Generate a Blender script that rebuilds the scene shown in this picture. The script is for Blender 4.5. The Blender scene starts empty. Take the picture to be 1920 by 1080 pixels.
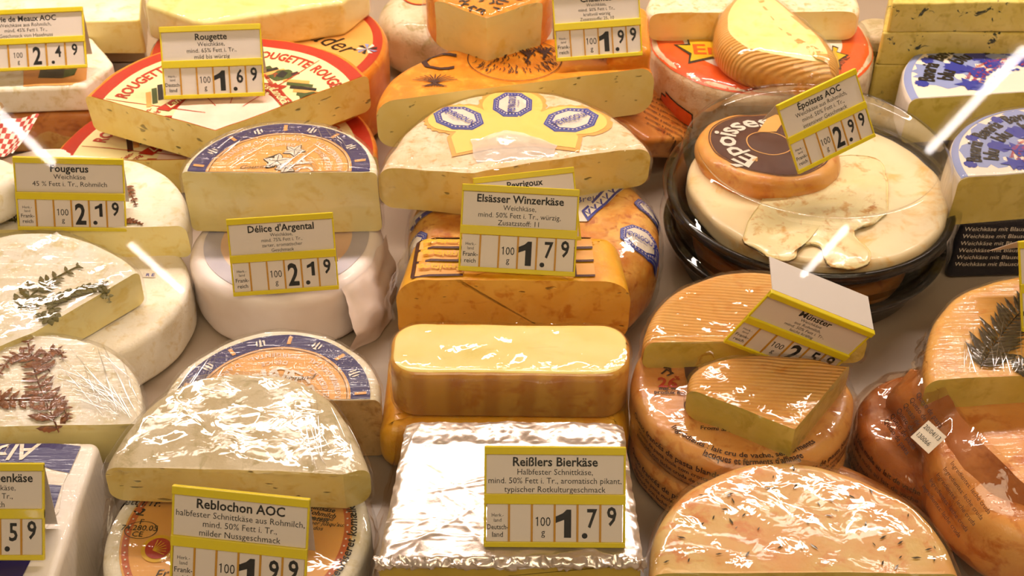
import bpy, bmesh, math, random
from math import sin, cos, pi, radians, atan2, sqrt, hypot
from mathutils import Vector, Matrix, Euler, noise
from mathutils.bvhtree import BVHTree

# ------------------------------------------------------------------ camera, world, light, exposure
SC = bpy.context.scene
COL = SC.collection
SC.view_settings.view_transform = 'Standard'
SC.view_settings.look = 'None'
SC.view_settings.gamma = 1.0
SC.view_settings.use_curve_mapping = False
SC.view_settings.exposure = 0.12
F = 2318.0                                   # focal length in pixels of a 1920 px wide frame
CAMZ, PITCH = 0.72, 39.0
cam_data = bpy.data.cameras.new('camera')
cam_data.sensor_width = 36.0
cam_data.lens = 36.0 * F / 1920.0
cam_data.clip_start = 0.02
cam = bpy.data.objects.new('camera', cam_data)
COL.objects.link(cam)
cam.location = (0, 0, CAMZ)
cam.rotation_euler = (radians(90 - PITCH), 0, 0)
SC.camera = cam
cam_data.dof.use_dof = True
cam_data.dof.focus_distance = 0.90
cam_data.dof.aperture_fstop = 18.0
RCAM = Euler((radians(90 - PITCH), 0, 0)).to_matrix()

world = bpy.data.worlds.new('shop_light')
SC.world = world
world.use_nodes = True
world.node_tree.nodes['Background'].inputs[0].default_value = (1.0, 0.74, 0.43, 1)
world.node_tree.nodes['Background'].inputs[1].default_value = 0.30


def area(name, loc, rot, sx, sy, power, colr):
    l = bpy.data.lights.new(name, 'AREA')
    l.shape = 'RECTANGLE'
    l.size, l.size_y, l.energy, l.color = sx, sy, power, colr
    o = bpy.data.objects.new(name, l)
    o.location = loc
    o.rotation_euler = rot
    COL.objects.link(o)
    return o


# the strip lamp under the top of the display case, and the shop's ceiling light over the customer side
area('case_strip_lamp', (0.0, 1.31, 0.84), (radians(-20), 0, 0), 1.9, 0.05, 15.0, (1.0, 0.84, 0.73))
area('shop_ceiling_lamp', (0.3, -0.9, 2.3), (radians(28), 0, 0), 2.6, 1.2, 34, (1.0, 0.80, 0.52))
SC.cycles.max_bounces = 6
SC.cycles.diffuse_bounces = 3
SC.cycles.glossy_bounces = 3
SC.cycles.transparent_max_bounces = 14
SC.cycles.use_adaptive_sampling = True
SC.cycles.adaptive_threshold = 0.08
SC.cycles.adaptive_min_samples = 12
SC.cycles.use_denoising = True
SC.cycles.caustics_reflective = False
SC.cycles.caustics_refractive = False
SC.cycles.sample_clamp_indirect = 4.0


# ------------------------------------------------------------------ coordinates
def P(px, py, z):
    """the place at height z that shows at a pixel of the photograph"""
    d = RCAM @ Vector(((px - 960) / F, (540 - py) / F, -1))
    t = (z - CAMZ) / d.z
    return Vector((d.x * t, d.y * t, z))


class Fr:
    """a (tilted) plane through a point; local z is its normal"""
    def __init__(s, px, py, z, tx=0, ty=0, rz=0):
        o = P(px, py, z)
        s.M = Matrix.Translation(o) @ Euler((radians(tx), radians(ty), radians(rz))).to_matrix().to_4x4()
        s.I = s.M.inverted()

    def px(s, x, y):
        o = s.I @ Vector((0, 0, CAMZ))
        d = s.I.to_3x3() @ (RCAM @ Vector(((x - 960) / F, (540 - y) / F, -1)))
        t = -o.z / d.z
        return Vector((o.x + d.x * t, o.y + d.y * t))


# ------------------------------------------------------------------ materials
MATS = {}
SATK = 1.0                                   # deepens the cheese colours when above 1


def L(c):
    """sRGB 0-255 to linear"""
    r = []
    global SATK
    for v in c:
        v /= 255.0
        r.append(v / 12.92 if v <= 0.04045 else ((v + 0.055) / 1.055) ** 2.4)
    if SATK != 1.0:
        r = [r[0] ** SATK, r[1] ** SATK, r[2] ** (SATK * 1.12)]
    return (r[0], r[1], r[2], 1)


def mat(name, c1, c2=None, c3=None, scale=30, rough=0.5, coat=0.0, wr=0.3, bump=0.15, bscale=250, streak=0,
        metal=0.0, spots=None, ridges=None, holes=0, sss=0.0, streak_rot=0.0, croug=0.07):
    if name in MATS:
        return MATS[name]
    m = bpy.data.materials.new(name)
    m.use_nodes = True
    nt = m.node_tree
    N, K = nt.nodes, nt.links
    b = N['Principled BSDF']
    tc = N.new('ShaderNodeTexCoord').outputs['Object']

    def noi(sc, det=3, rg=0.55, dist=0.0, vec=tc):
        n = N.new('ShaderNodeTexNoise')
        n.inputs['Scale'].default_value = sc
        n.inputs['Detail'].default_value = det
        n.inputs['Roughness'].default_value = rg
        n.inputs['Distortion'].default_value = dist
        K.new(vec, n.inputs['Vector'])
        return n.outputs[0]

    def ramp(fac, a, c, p0=0.4, p1=0.6):
        r = N.new('ShaderNodeValToRGB')
        r.color_ramp.elements[0].position = p0
        r.color_ramp.elements[1].position = p1
        r.color_ramp.elements[0].color = a
        r.color_ramp.elements[1].color = c
        K.new(fac, r.inputs[0])
        return r.outputs[0]

    def mix(fac, a, c):
        x = N.new('ShaderNodeMix')
        x.data_type = 'RGBA'
        K.new(fac, x.inputs[0])
        for s, v in ((x.inputs[6], a), (x.inputs[7], c)):
            if hasattr(v, 'is_output'):
                K.new(v, s)
            else:
                s.default_value = v
        return x.outputs[2]

    W, B0 = (1, 1, 1, 1), (0, 0, 0, 1)
    out = L(c1)
    if c2:
        out = mix(ramp(noi(scale), B0, W, 0.38, 0.62), L(c1), L(c2))
    if c3:
        out = mix(ramp(noi(scale * 2.3, 5, 0.65, 0.4), B0, W, 0.52, 0.66), out, L(c3))
    hts = [(noi(bscale, 4, 0.6), bump)]
    if ridges:                                   # (period in m, angle, colour or None, strength)
        mp = N.new('ShaderNodeMapping')
        mp.inputs['Rotation'].default_value = (0, 0, radians(ridges[1]))
        K.new(tc, mp.inputs[0])
        w = N.new('ShaderNodeTexWave')
        w.inputs['Scale'].default_value = 0.314 / ridges[0]
        w.inputs['Distortion'].default_value = 1.2
        w.inputs['Detail'].default_value = 2
        w.inputs['Detail Scale'].default_value = 0.6
        K.new(mp.outputs[0], w.inputs['Vector'])
        if ridges[2]:
            f = ramp(w.outputs[1], B0, (0.5, 0.5, 0.5, 1), 0.35, 0.9)
            out = mix(f, out, L(ridges[2]))
        hts.append((w.outputs[1], ridges[3]))
    if spots:                                    # (colour, scale, lo, hi)
        f = ramp(noi(spots[1], 4, 0.7, 0.6), B0, W, spots[2], spots[3])
        out = mix(f, out, L(spots[0]))
    if holes:
        v = N.new('ShaderNodeTexNoise')
        v.inputs['Scale'].default_value = holes
        v.inputs['Detail'].default_value = 1.5
        mp = N.new('ShaderNodeMapping')
        mp.inputs['Scale'].default_value = (1, 1, 2.4)
        K.new(tc, mp.inputs[0])
        K.new(mp.outputs[0], v.inputs['Vector'])
        r = ramp(v.outputs[0], B0, W, 0.26, 0.31)
        out = mix(r, L([k * 0.72 for k in c1]), out)
        hts.append((r, 1.2))
    if hasattr(out, 'is_output'):
        K.new(out, b.inputs['Base Color'])
    else:
        b.inputs['Base Color'].default_value = out
    b.inputs['Roughness'].default_value = rough
    b.inputs['Metallic'].default_value = metal
    nrm = None
    for h, s in hts:
        if s <= 0:
            continue
        bp = N.new('ShaderNodeBump')
        bp.inputs['Strength'].default_value = min(1.0, s)
        bp.inputs['Distance'].default_value = 0.0012
        K.new(h, bp.inputs['Height'])
        if nrm:
            K.new(nrm, bp.inputs['Normal'])
        nrm = bp.outputs[0]
    if nrm:
        K.new(nrm, b.inputs['Normal'])
    if sss:
        b.inputs['Subsurface Weight'].default_value = sss
        b.inputs['Subsurface Radius'].default_value = (0.006, 0.004, 0.002)
        b.inputs['Subsurface Scale'].default_value = 1.0
    if coat:
        b.inputs['Coat Weight'].default_value = coat * .5
        b.inputs['Coat Roughness'].default_value = croug * .6
        b.inputs['Coat IOR'].default_value = 1.45
        K.new(wrinkle(nt, tc, wr, streak, streak_rot), b.inputs['Coat Normal'])
    MATS[name] = m
    return m


def wrinkle(nt, tc, wr, streak, rot=0.0):
    """normal of stretched plastic film: broad pulls, fine crumple and long streaks"""
    N, K = nt.nodes, nt.links
    nrm = None
    for sc, det, dist, st, mpx in ((17, 1, 0.4, wr * .55, None), (60, 2, 1.4, wr * 0.34, None),
                                   (34, 2, 0.2, streak * .7, (0.3, 9.0, 1.0))):
        if st <= 0:
            continue
        n = N.new('ShaderNodeTexNoise')
        n.inputs['Scale'].default_value = sc
        n.inputs['Detail'].default_value = det
        n.inputs['Distortion'].default_value = dist
        if mpx:
            mp = N.new('ShaderNodeMapping')
            mp.inputs['Rotation'].default_value = (0, 0, radians(rot))
            mp.inputs['Scale'].default_value = mpx
            K.new(tc, mp.inputs[0])
            K.new(mp.outputs[0], n.inputs['Vector'])
        else:
            K.new(tc, n.inputs['Vector'])
        bp = N.new('ShaderNodeBump')
        bp.inputs['Strength'].default_value = min(1.0, st)
        bp.inputs['Distance'].default_value = 0.006 if sc == 17 else 0.0025
        K.new(n.outputs[0], bp.inputs['Height'])
        if nrm:
            K.new(nrm, bp.inputs['Normal'])
        nrm = bp.outputs[0]
    return nrm


def clear(name, tint=(255, 255, 255), rough=0.05, bump=0.5, base=0.03, gain=1.0, streak=0.0, top=0.22, milk=0.0):
    """thin clear sheet: passes light straight through, reflects by Fresnel"""
    if name in MATS:
        return MATS[name]
    m = bpy.data.materials.new(name)
    m.use_nodes = True
    nt = m.node_tree
    N, K = nt.nodes, nt.links
    N.remove(N['Principled BSDF'])
    t, g, x, f = (N.new('ShaderNodeBsdfTransparent'), N.new('ShaderNodeBsdfGlossy'), N.new('ShaderNodeMixShader'),
                  N.new('ShaderNodeFresnel'))
    f.inputs[0].default_value = 1.45
    ma = N.new('ShaderNodeMath')
    ma.operation = 'MULTIPLY_ADD'
    ma.inputs[1].default_value = gain
    ma.inputs[2].default_value = base
    ma.use_clamp = True
    K.new(f.outputs[0], ma.inputs[0])
    t.inputs[0].default_value = L(tint)
    g.inputs['Roughness'].default_value = rough
    mn = N.new('ShaderNodeMath')
    mn.operation = 'MINIMUM'
    mn.inputs[1].default_value = top
    K.new(ma.outputs[0], mn.inputs[0])
    K.new(mn.outputs[0], x.inputs[0])
    K.new(t.outputs[0], x.inputs[1])
    K.new(g.outputs[0], x.inputs[2])
    K.new(x.outputs[0], N['Material Output'].inputs[0])
    if milk:
        d = N.new('ShaderNodeBsdfDiffuse')
        d.inputs[0].default_value = L((250, 240, 232))
        y = N.new('ShaderNodeMixShader')
        y.inputs[0].default_value = milk
        K.new(t.outputs[0], y.inputs[1])
        K.new(d.outputs[0], y.inputs[2])
        K.new(y.outputs[0], x.inputs[1])
    if bump > 0:
        n = wrinkle(nt, N.new('ShaderNodeTexCoord').outputs['Object'], bump, streak)
        K.new(n, g.inputs['Normal'])
        K.new(n, f.inputs['Normal'])
    MATS[name] = m
    return m


def plain(name, c, rough=0.45, coat=0.0, emit=0.0, ecol=None):
    if name in MATS:
        return MATS[name]
    m = bpy.data.materials.new(name)
    m.use_nodes = True
    b = m.node_tree.nodes['Principled BSDF']
    b.inputs['Base Color'].default_value = L(c)
    b.inputs['Roughness'].default_value = rough
    b.inputs['Coat Weight'].default_value = coat
    b.inputs['Coat Roughness'].default_value = 0.08
    if emit:
        b.inputs['Emission Color'].default_value = ecol or L(c)
        b.inputs['Emission Strength'].default_value = emit
    MATS[name] = m
    return m


# ------------------------------------------------------------------ objects
def link(name, me, m, parent=None, label=None):
    o = bpy.data.objects.new(name, me)
    if m is not None and len(me.materials) == 0:
        me.materials.append(m)
    COL.objects.link(o)
    if parent is not None:
        o.parent = parent
    if label:
        o['label'] = label
    return o


def bm2(bm, name, smooth=False):
    me = bpy.data.meshes.new(name)
    bm.to_mesh(me)
    bm.free()
    if smooth:
        me.polygons.foreach_set('use_smooth', [True] * len(me.polygons))
    return me


def pydata(name, v, f, smooth=False):
    me = bpy.data.meshes.new(name)
    me.from_pydata([tuple(p) for p in v], [], [tuple(q) for q in f])
    me.update()
    if smooth:
        me.polygons.foreach_set('use_smooth', [True] * len(me.polygons))
    return me


def root(name, label, cat, M, group=None):
    o = bpy.data.objects.new(name, None)
    o.empty_display_size = 0.02
    COL.objects.link(o)
    o.matrix_world = M
    o['label'] = label
    o['category'] = cat
    if group:
        o['group'] = group
    return o


def catmull(pts, n, closed=True):
    pts = [Vector(p) for p in pts]
    k = len(pts)
    out = []
    segs = k if closed else k - 1
    for i in range(segs):
        if closed:
            a, b, c, d = pts[(i - 1) % k], pts[i], pts[(i + 1) % k], pts[(i + 2) % k]
        else:
            a, b, c, d = pts[max(i - 1, 0)], pts[i], pts[i + 1], pts[min(i + 2, k - 1)]
        m = max(1, round(n / segs))
        for j in range(m):
            t = j / m
            out.append(0.5 * ((2 * b) + (c - a) * t + (2 * a - 5 * b + 4 * c - d) * t * t + (3 * b - a - 3 * c + d) * t ** 3))
    if not closed:
        out.append(pts[-1])
    return out


def circle(c, r, n=120, ry=None, wob=0.0, seed=0):
    ry = ry or r
    o = []
    for i in range(n):
        a = 2 * pi * i / n
        k = 1 + wob * noise.noise(Vector((cos(a) * 1.3, sin(a) * 1.3, seed * 3.7)))
        o.append(Vector((c[0] + r * k * cos(a), c[1] + ry * k * sin(a))))
    return o


def rrect(pts, rc, seg=8):
    """polygon (ccw corner list) with rounded corners"""
    out = []
    k = len(pts)
    pts = [Vector(p) for p in pts]
    for i in range(k):
        a, b, c = pts[i - 1], pts[i], pts[(i + 1) % k]
        u, v = (a - b).normalized(), (c - b).normalized()
        ang = u.angle(v)
        r = rc if not isinstance(rc, (list, tuple)) else rc[i]
        t = r / math.tan(ang / 2)
        p0, p1 = b + u * t, b + v * t
        m = b + (u + v).normalized() * (r / sin(ang / 2))
        a0 = atan2(p0.y - m.y, p0.x - m.x)
        a1 = atan2(p1.y - m.y, p1.x - m.x)
        d = (a1 - a0 + pi) % (2 * pi) - pi
        for j in range(seg + 1):
            q = a0 + d * j / seg
            out.append(Vector((m.x + r * cos(q), m.y + r * sin(q))))
        # fill long straight runs
        n2 = pts[(i + 1) % k]
        nx = n2 + (b - n2).normalized() * (r / math.tan(0.785))
        ln = (nx - out[-1]).length
        e = out[-1].copy()
        for j in range(1, 12):
            if ln > 0.01:
                out.append(e + (nx - e) * j / 12)
    return out


def area2(o):
    return sum(o[i - 1].x * o[i].y - o[i].x * o[i - 1].y for i in range(len(o))) / 2


class Cheese:
    pass


def cheese(name, label, fr, outline, h, rind, paste, rr=0.010, rb=None, cuts=(), dome=0.0, rough=0.0008, freq=45,
           group=None, seed=0, topcut=None, rpart='rind', cpart='cut_face', cat='cheese'):
    """outline: closed local polygon seen from above; cuts: pairs of local points, what lies left of A->B stays"""
    ol = [Vector(p) for p in outline]
    if area2(ol) < 0:
        ol.reverse()
    rb = rr if rb is None else rb
    n = len(ol)
    nr = []
    for i in range(n):
        t = ol[(i + 1) % n] - ol[i - 1]
        nr.append(Vector((t.y, -t.x)).normalized())
    cen = sum(ol, Vector((0, 0))) / n
    prof = []                                              # inset, z
    S = 7
    for i in range(S + 1):                                 # bottom rounding
        a = pi / 2 * i / S
        prof.append((rb * (1 - sin(a)), -h + rb * (1 - cos(a))))
    zs, ze = -h + rb, -rr
    for i in range(1, 4):
        if ze - zs > 0.002:
            prof.append((0, zs + (ze - zs) * i / 4))
    for i in range(S + 1):
        a = pi / 2 * i / S
        prof.append((rr * (1 - cos(a)), -rr + rr * sin(a)))
    V, Fc = [], []
    rings = []

    def disp(p):
        q = p * freq + Vector((seed * 5.1, seed * 2.3, 0))
        return p + noise.noise_vector(q) * rough + noise.noise_vector(q * 0.33) * rough * 1.6

    for ins, z in prof:
        ring = []
        for i in range(n):
            p = ol[i] - nr[i] * ins
            ring.append(len(V))
            V.append(disp(Vector((p.x, p.y, z))))
        rings.append(ring)
    last = [ol[i] - nr[i] * rr for i in range(n)]
    for f in (0.93, 0.84, 0.72, 0.58, 0.43, 0.28, 0.14):
        ring = []
        for i in range(n):
            p = cen + (last[i] - cen) * f
            ring.append(len(V))
            V.append(disp(Vector((p.x, p.y, dome * (1 - f * f)))))
        rings.append(ring)
    for a, b in zip(rings, rings[1:]):
        for i in range(n):
            j = (i + 1) % n
            Fc.append((a[i], a[j], b[j], b[i]))
    V.append(disp(Vector((cen.x, cen.y, dome))))
    for i in range(n):
        Fc.append((rings[-1][i], rings[-1][(i + 1) % n], len(V) - 1))
    V.append(Vector((cen.x, cen.y, -h)))
    for i in range(n):
        Fc.append((rings[0][(i + 1) % n], rings[0][i], len(V) - 1))
    bm = bmesh.new()
    vs = [bm.verts.new(p) for p in V]
    for q in Fc:
        try:
            bm.faces.new([vs[i] for i in q])
        except ValueError:
            pass
    bm.normal_update()
    cl = []
    for A, B in cuts:
        A, B = Vector(A), Vector(B)
        d = (B - A).normalized()
        co, no = Vector((A.x, A.y, 0)), Vector((d.y, -d.x, 0))       # no points right of A->B: removed
        cl.append((co, no))
        g = bmesh.ops.bisect_plane(bm, geom=bm.verts[:] + bm.edges[:] + bm.faces[:], dist=1e-6, plane_co=co,
                                   plane_no=no, clear_outer=True)
        ed = [e for e in g['geom_cut'] if isinstance(e, bmesh.types.BMEdge) and e.is_boundary]
        r = bmesh.ops.edgeloop_fill(bm, edges=ed, mat_nr=10 + len(cl))
    if topcut:
        bm.normal_update()
        for f in bm.faces:
            if f.normal.z > 0.93 and f.calc_center_median().z > -h * 0.5:
                f.material_index = 2
    bm.normal_update()
    # base-centred origin
    xs = [v.co.x for v in bm.verts]
    ys = [v.co.y for v in bm.verts]
    off = Vector(((min(xs) + max(xs)) / 2, (min(ys) + max(ys)) / 2, -h))
    T = Matrix.Translation(-off)
    ch = Cheese()
    ch.fr, ch.h, ch.off, ch.cuts, ch.T = fr, h, off, cl, T
    ch.bvh = BVHTree.FromBMesh(bm)
    ch.cen = cen
    ch.R = (max(p.x for p in ol) - min(p.x for p in ol)) / 2
    ch.root = root(name, label, cat, fr.M @ Matrix.Translation(off), group)
    for idx, nm, mm in [(0, rpart, rind), (2, 'top_face', topcut)] + [(11 + i, cpart, paste) for i in range(len(cl))]:
        b2 = bm.copy()
        dead = [f for f in b2.faces if f.material_index != idx]
        if len(dead) == len(b2.faces):
            b2.free()
            continue
        bmesh.ops.delete(b2, geom=dead, context='FACES')
        for f in b2.faces:
            f.material_index = 0
            f.smooth = idx < 10
        b2.transform(T)
        if idx >= 10:
            bmesh.ops.triangulate(b2, faces=b2.faces[:])
        o = link(nm, bm2(b2, nm), mm, ch.root)
        if idx == 0:
            ch.rind = o
    bm.free()
    return ch


def wheel(name, label, fr, c, R, h, rind, paste=None, wob=0.02, seed=0, **k):
    """c and R in the frame's local coordinates"""
    return cheese(name, label, fr, circle(c, R, wob=wob, seed=seed), h, rind, paste or rind, seed=seed, **k)


# ------------------------------------------------------------------ print on a cheese
def conform(ch, name, verts, faces, m, off=0.0005, sub=0, parent=None, label=None, smooth=False, side=None, clip=True):
    """flat outline in local xy laid on the top surface, clipped at the cuts"""
    bm = bmesh.new()
    vs = [bm.verts.new((v[0], v[1], v[2] if len(v) > 2 else 0)) for v in verts]
    for q in faces:
        try:
            bm.faces.new([vs[i] for i in q])
        except ValueError:
            pass
    if sub:
        bmesh.ops.triangulate(bm, faces=bm.faces[:])
        bmesh.ops.subdivide_edges(bm, edges=bm.edges[:], cuts=sub, use_grid_fill=True)
    if side is None:
        if clip:
            for co, no in ch.cuts:
                bmesh.ops.bisect_plane(bm, geom=bm.verts[:] + bm.edges[:] + bm.faces[:], dist=1e-6,
                                       plane_co=co - no * 0.0006, plane_no=no, clear_outer=True)
        for v in bm.verts:
            hit = ch.bvh.ray_cast(Vector((v.co.x, v.co.y, 0.08)), Vector((0, 0, -1)))
            if hit[0] is not None:
                n = hit[1] if hit[1].z > 0 else -hit[1]
                v.co = hit[0] + n * off
            else:
                hit = ch.bvh.find_nearest(Vector((v.co.x, v.co.y, -0.004)))
                v.co = hit[0] + (hit[1] if hit[1].dot(v.co) > 0 else hit[1]) * off
    else:
        c = side                                            # centre: verts are (angle, z)
        for v in bm.verts:
            a, z = v.co.x, v.co.y
            d = Vector((cos(a), sin(a), 0))
            o = Vector((c[0], c[1], z)) + d * 0.5
            hit = ch.bvh.ray_cast(o, -d)
            v.co = (hit[0] + hit[1] * off) if hit[0] is not None else Vector((c[0], c[1], z)) + d * 0.05
    bm.normal_update()
    bm.transform(ch.T)
    if not bm.faces:
        bm.free()
        return None
    return link(name, bm2(bm, name, smooth), m, parent or ch.root, label)


_TC = {}

def text(s, size, bold=0.0, xs=1.0, ls=1.0, shear=0.0, align='CENTER', lh=1.0, res=2):
    """verts (x, y) and faces of a line of lettering"""
    key = (s, round(bold, 4), ls, shear, align, lh, res)
    if key not in _TC:
        cu = bpy.data.curves.new('t', 'FONT')
        cu.body = s
        cu.size = 1.0
        cu.offset = bold
        cu.space_character = ls
        cu.space_line = lh
        cu.shear = shear
        cu.align_x = align
        cu.resolution_u = res
        cu.fill_mode = 'FRONT' if hasattr(cu, 'fill_mode') else cu.fill_mode
        ob = bpy.data.objects.new('t', cu)
        me = bpy.data.meshes.new_from_object(ob)
        _TC[key] = ([(v.co.x, v.co.y) for v in me.vertices], [tuple(p.vertices) for p in me.polygons])
        bpy.data.objects.remove(ob)
        bpy.data.curves.remove(cu)
        bpy.data.meshes.remove(me)
    v, f = _TC[key]
    return [(x * size * xs, y * size) for x, y in v], f


def glyph_one(size, bold):
    """a figure one with its flag, drawn on its own; 0.7 of SIZE high, centred"""
    h, w = .70 * size, (.062 + bold) * size
    x = .04 * size
    return [(x - w, 0), (x + w, 0), (x + w, h), (x - w * .3, h), (x - w * 1.3, h - w * 1.0), (x - w * 3.6, h - w * 2.1),
            (x - w * 3.6, h - w * 3.9), (x - w, h - w * 2.9)], [(0, 1, 2, 3, 7), (3, 4, 7), (4, 5, 6, 7)]


def xf(v, pos, rot=0.0):
    a = radians(rot)
    return [(pos[0] + x * cos(a) - y * sin(a), pos[1] + x * sin(a) + y * cos(a)) for x, y in v]


def arc(v, c, R, a0, inward=False):
    a0 = radians(a0)
    o = []
    for x, y in v:
        if inward:
            a, r = a0 + x / R, R - y
        else:
            a, r = a0 - x / R, R + y
        o.append((c[0] + r * cos(a), c[1] + r * sin(a)))
    return o


def put_text(ch, s, size, pos, rot, m, bold=0.0, off=0.0009, **k):
    v, f = text(s, size, bold, **k)
    return conform(ch, 'lettering', xf(v, pos, rot), f, m, off)


def put_arc(ch, s, size, c, R, a0, m, bold=0.0, inward=False, off=0.0009, **k):
    v, f = text(s, size, bold, **k)
    return conform(ch, 'lettering', arc(v, c, R, a0, inward), f, m, off)


def put_side(ch, s, size, c, R, a0, z, m, bold=0.0, **k):
    v, f = text(s, size, bold, **k)
    return conform(ch, 'lettering', [(radians(a0) + x / R, z + y) for x, y in v], f, m, 0.0006, side=c)


def ring(c, r0, r1, a0=0, a1=360, n=96, k=5, scallop=0, amp=0):
    V, Q = [], []
    full = abs(a1 - a0) >= 359.9
    for j in range(k + 1):
        for i in range(n + 1):
            a = radians(a0 + (a1 - a0) * i / n)
            r = r0 + (r1 - r0) * j / k
            if scallop:
                r *= 1 + amp * (j / k) * cos(a * scallop)
            V.append((c[0] + r * cos(a), c[1] + r * sin(a)))
    for j in range(k):
        for i in range(n):
            a = j * (n + 1) + i
            Q.append((a, a + 1, a + n + 2, a + n + 1))
    return V, Q


def put_ring(ch, name, c, r0, r1, m, a0=0, a1=360, off=0.0005, label=None, **k):
    v, f = ring(c, r0, r1, a0, a1, **k)
    return conform(ch, name, v, f, m, off, label=label, smooth=True)


def put_poly(ch, name, pts, m, off=0.0006, sub=3, label=None, clip=True):
    return conform(ch, name, pts, [tuple(range(len(pts)))], m, off, sub=sub, label=label, clip=clip)


def strokes(ch, name, lines, w, m, off=0.0009):
    """printed pen lines: each a polyline of local points"""
    V, Q = [], []
    for ln in lines:
        ln = [Vector(p) for p in ln]
        for i, p in enumerate(ln):
            t = (ln[min(i + 1, len(ln) - 1)] - ln[max(i - 1, 0)])
            if t.length < 1e-9:
                t = Vector((1, 0))
            t.normalize()
            q = Vector((-t.y, t.x)) * w * 0.5 * (0.45 + 0.55 * sin(pi * (i + 0.5) / len(ln)))
            V += [tuple(p + q), tuple(p - q)]
            if i:
                b = len(V) - 4
                Q.append((b, b + 1, b + 3, b + 2))
    return conform(ch, name, V, Q, m, off)


# ------------------------------------------------------------------ film
def sheet(parent, name, rows, m, amp=0.002, freq=60, nu=28, nv=20, seed=0, label=None, pleat=0.0):
    """rows of (px, py, z) control points, interpolated both ways; crumpled"""
    g = [[P(*q) for q in r] for r in rows]
    g = [catmull(r, nu, False) for r in g]
    k = min(len(r) for r in g)
    g = [r[:k] for r in g]
    cols = [catmull([r[i] for r in g], nv, False) for i in range(k)]
    m2 = len(cols[0])
    I = parent.matrix_world.inverted()
    V, Q = [], []
    for i in range(k):
        for j in range(m2):
            p = cols[i][j]
            q = p * freq + Vector((seed * 3.3, 0, seed))
            p = p + noise.noise_vector(q) * amp + noise.noise_vector(q * 2.7) * amp * 0.4
            if pleat:
                p.z += pleat * sin(i * 1.9 + 2 * noise.noise(q))
            V.append(I @ p)
    for i in range(k - 1):
        for j in range(m2 - 1):
            a = i * m2 + j
            Q.append((a, a + 1, a + m2 + 1, a + m2))
    return link(name, pydata(name, V, Q, True), m, parent, label)


def wrap(ch, m, amp=0.0012, grow=0.0012, freq=50, seed=0, label=None, skirt=None):
    """film drawn tight around a cheese: its hull, a little larger, pulled in folds"""
    bm = bmesh.new()
    for o in ch.root.children:
        if o.name.split('.')[0] in ('rind', 'cut_face', 'top_face', 'foil'):
            bm.from_mesh(o.data)
    bmesh.ops.remove_doubles(bm, verts=bm.verts[:], dist=1e-5)
    r = bmesh.ops.convex_hull(bm, input=bm.verts[:])
    keep = set(e for e in r['geom'] if isinstance(e, bmesh.types.BMFace))
    bmesh.ops.delete(bm, geom=[f for f in bm.faces if f not in keep], context='FACES')
    lo = min(v.co.z for v in bm.verts)
    bmesh.ops.delete(bm, geom=[f for f in bm.faces if f.normal.z < -0.8], context='FACES')
    for _ in range(4):
        es = [e for e in bm.edges if e.calc_length() > 0.009]
        if not es:
            break
        bmesh.ops.subdivide_edges(bm, edges=es, cuts=1)
        bmesh.ops.triangulate(bm, faces=[f for f in bm.faces if len(f.verts) > 4])
    bm.normal_update()
    for v in bm.verts:
        q = v.co * freq + Vector((seed * 4.4, seed, 0))
        d = noise.noise(q) * 0.5 + 0.5 + 0.5 * noise.noise(q * 2.9)
        v.co += v.normal * (grow + amp * max(0.0, d))
    return link('plastic_wrap', bm2(bm, 'plastic_wrap', True), m, ch.root, label)


def pleats(ch, lines, w=.0006, off=.0030, label=None, name='film_pleats'):
    """drawn-tight folds of the film: thin raised ridges along lines (pairs of local points)"""
    V, Q = [], []
    for k, (A, B) in enumerate(lines):
        A, B = Vector(A), Vector(B)
        d = (B - A).normalized()
        q = Vector((-d.y, d.x))
        n = 14
        st = True
        for i in range(n + 1):
            t = i / n
            p = A + (B - A) * t + q * (.0004 * noise.noise(Vector((t * 3, k * 7.7, 0))))
            ww = w * (.25 + .75 * sin(pi * t))
            hit = ch.bvh.ray_cast(Vector((p.x, p.y, 0.08)), Vector((0, 0, -1)))
            if hit[0] is None or hit[0].z < -.006:
                st = True
                continue
            z = hit[0].z
            V += [ch.T @ Vector((p.x + q.x * ww, p.y + q.y * ww, z + off)), ch.T @ Vector((p.x, p.y, z + off + ww * 1.1)),
                  ch.T @ Vector((p.x - q.x * ww, p.y - q.y * ww, z + off))]
            if not st:
                b = len(V) - 6
                Q += [(b, b + 1, b + 4, b + 3), (b + 1, b + 2, b + 5, b + 4)]
            st = False
    o = link(name, pydata(name, V, Q, True), clear('film_fold', rough=0.12, bump=0.0, base=0.30, gain=1.5, top=.62), ch.root, label)
    o['kind'] = 'stuff'
    return o


def fan(ch, o, a0, a1, l0, l1, n, seed=0, spread=40, **k):
    """folds fanning from around a pixel; angles in picture degrees, lengths in pixels"""
    r = random.Random(seed)
    ls = []
    for i in range(n):
        a = radians(r.uniform(a0, a1))
        s = r.uniform(-spread, spread)
        e = r.uniform(0, l0)
        x, y = o[0] + s * sin(a), o[1] + s * cos(a)
        f = r.uniform(l0, l1)
        ls.append((ch.fr.px(x + e * cos(a), y - e * sin(a)), ch.fr.px(x + f * cos(a), y - f * sin(a))))
    return pleats(ch, ls, **k)


# ------------------------------------------------------------------ lathe, box
def lathe(prof, n=96, close=False):
    V, Q = [], []
    for r, z in prof:
        for i in range(n):
            a = 2 * pi * i / n
            V.append((r * cos(a), r * sin(a), z))
    k = len(prof)
    for j in range(k - 1):
        for i in range(n):
            b = (i + 1) % n
            Q.append((j * n + i, j * n + b, (j + 1) * n + b, (j + 1) * n + i))
    return V, Q


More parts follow.
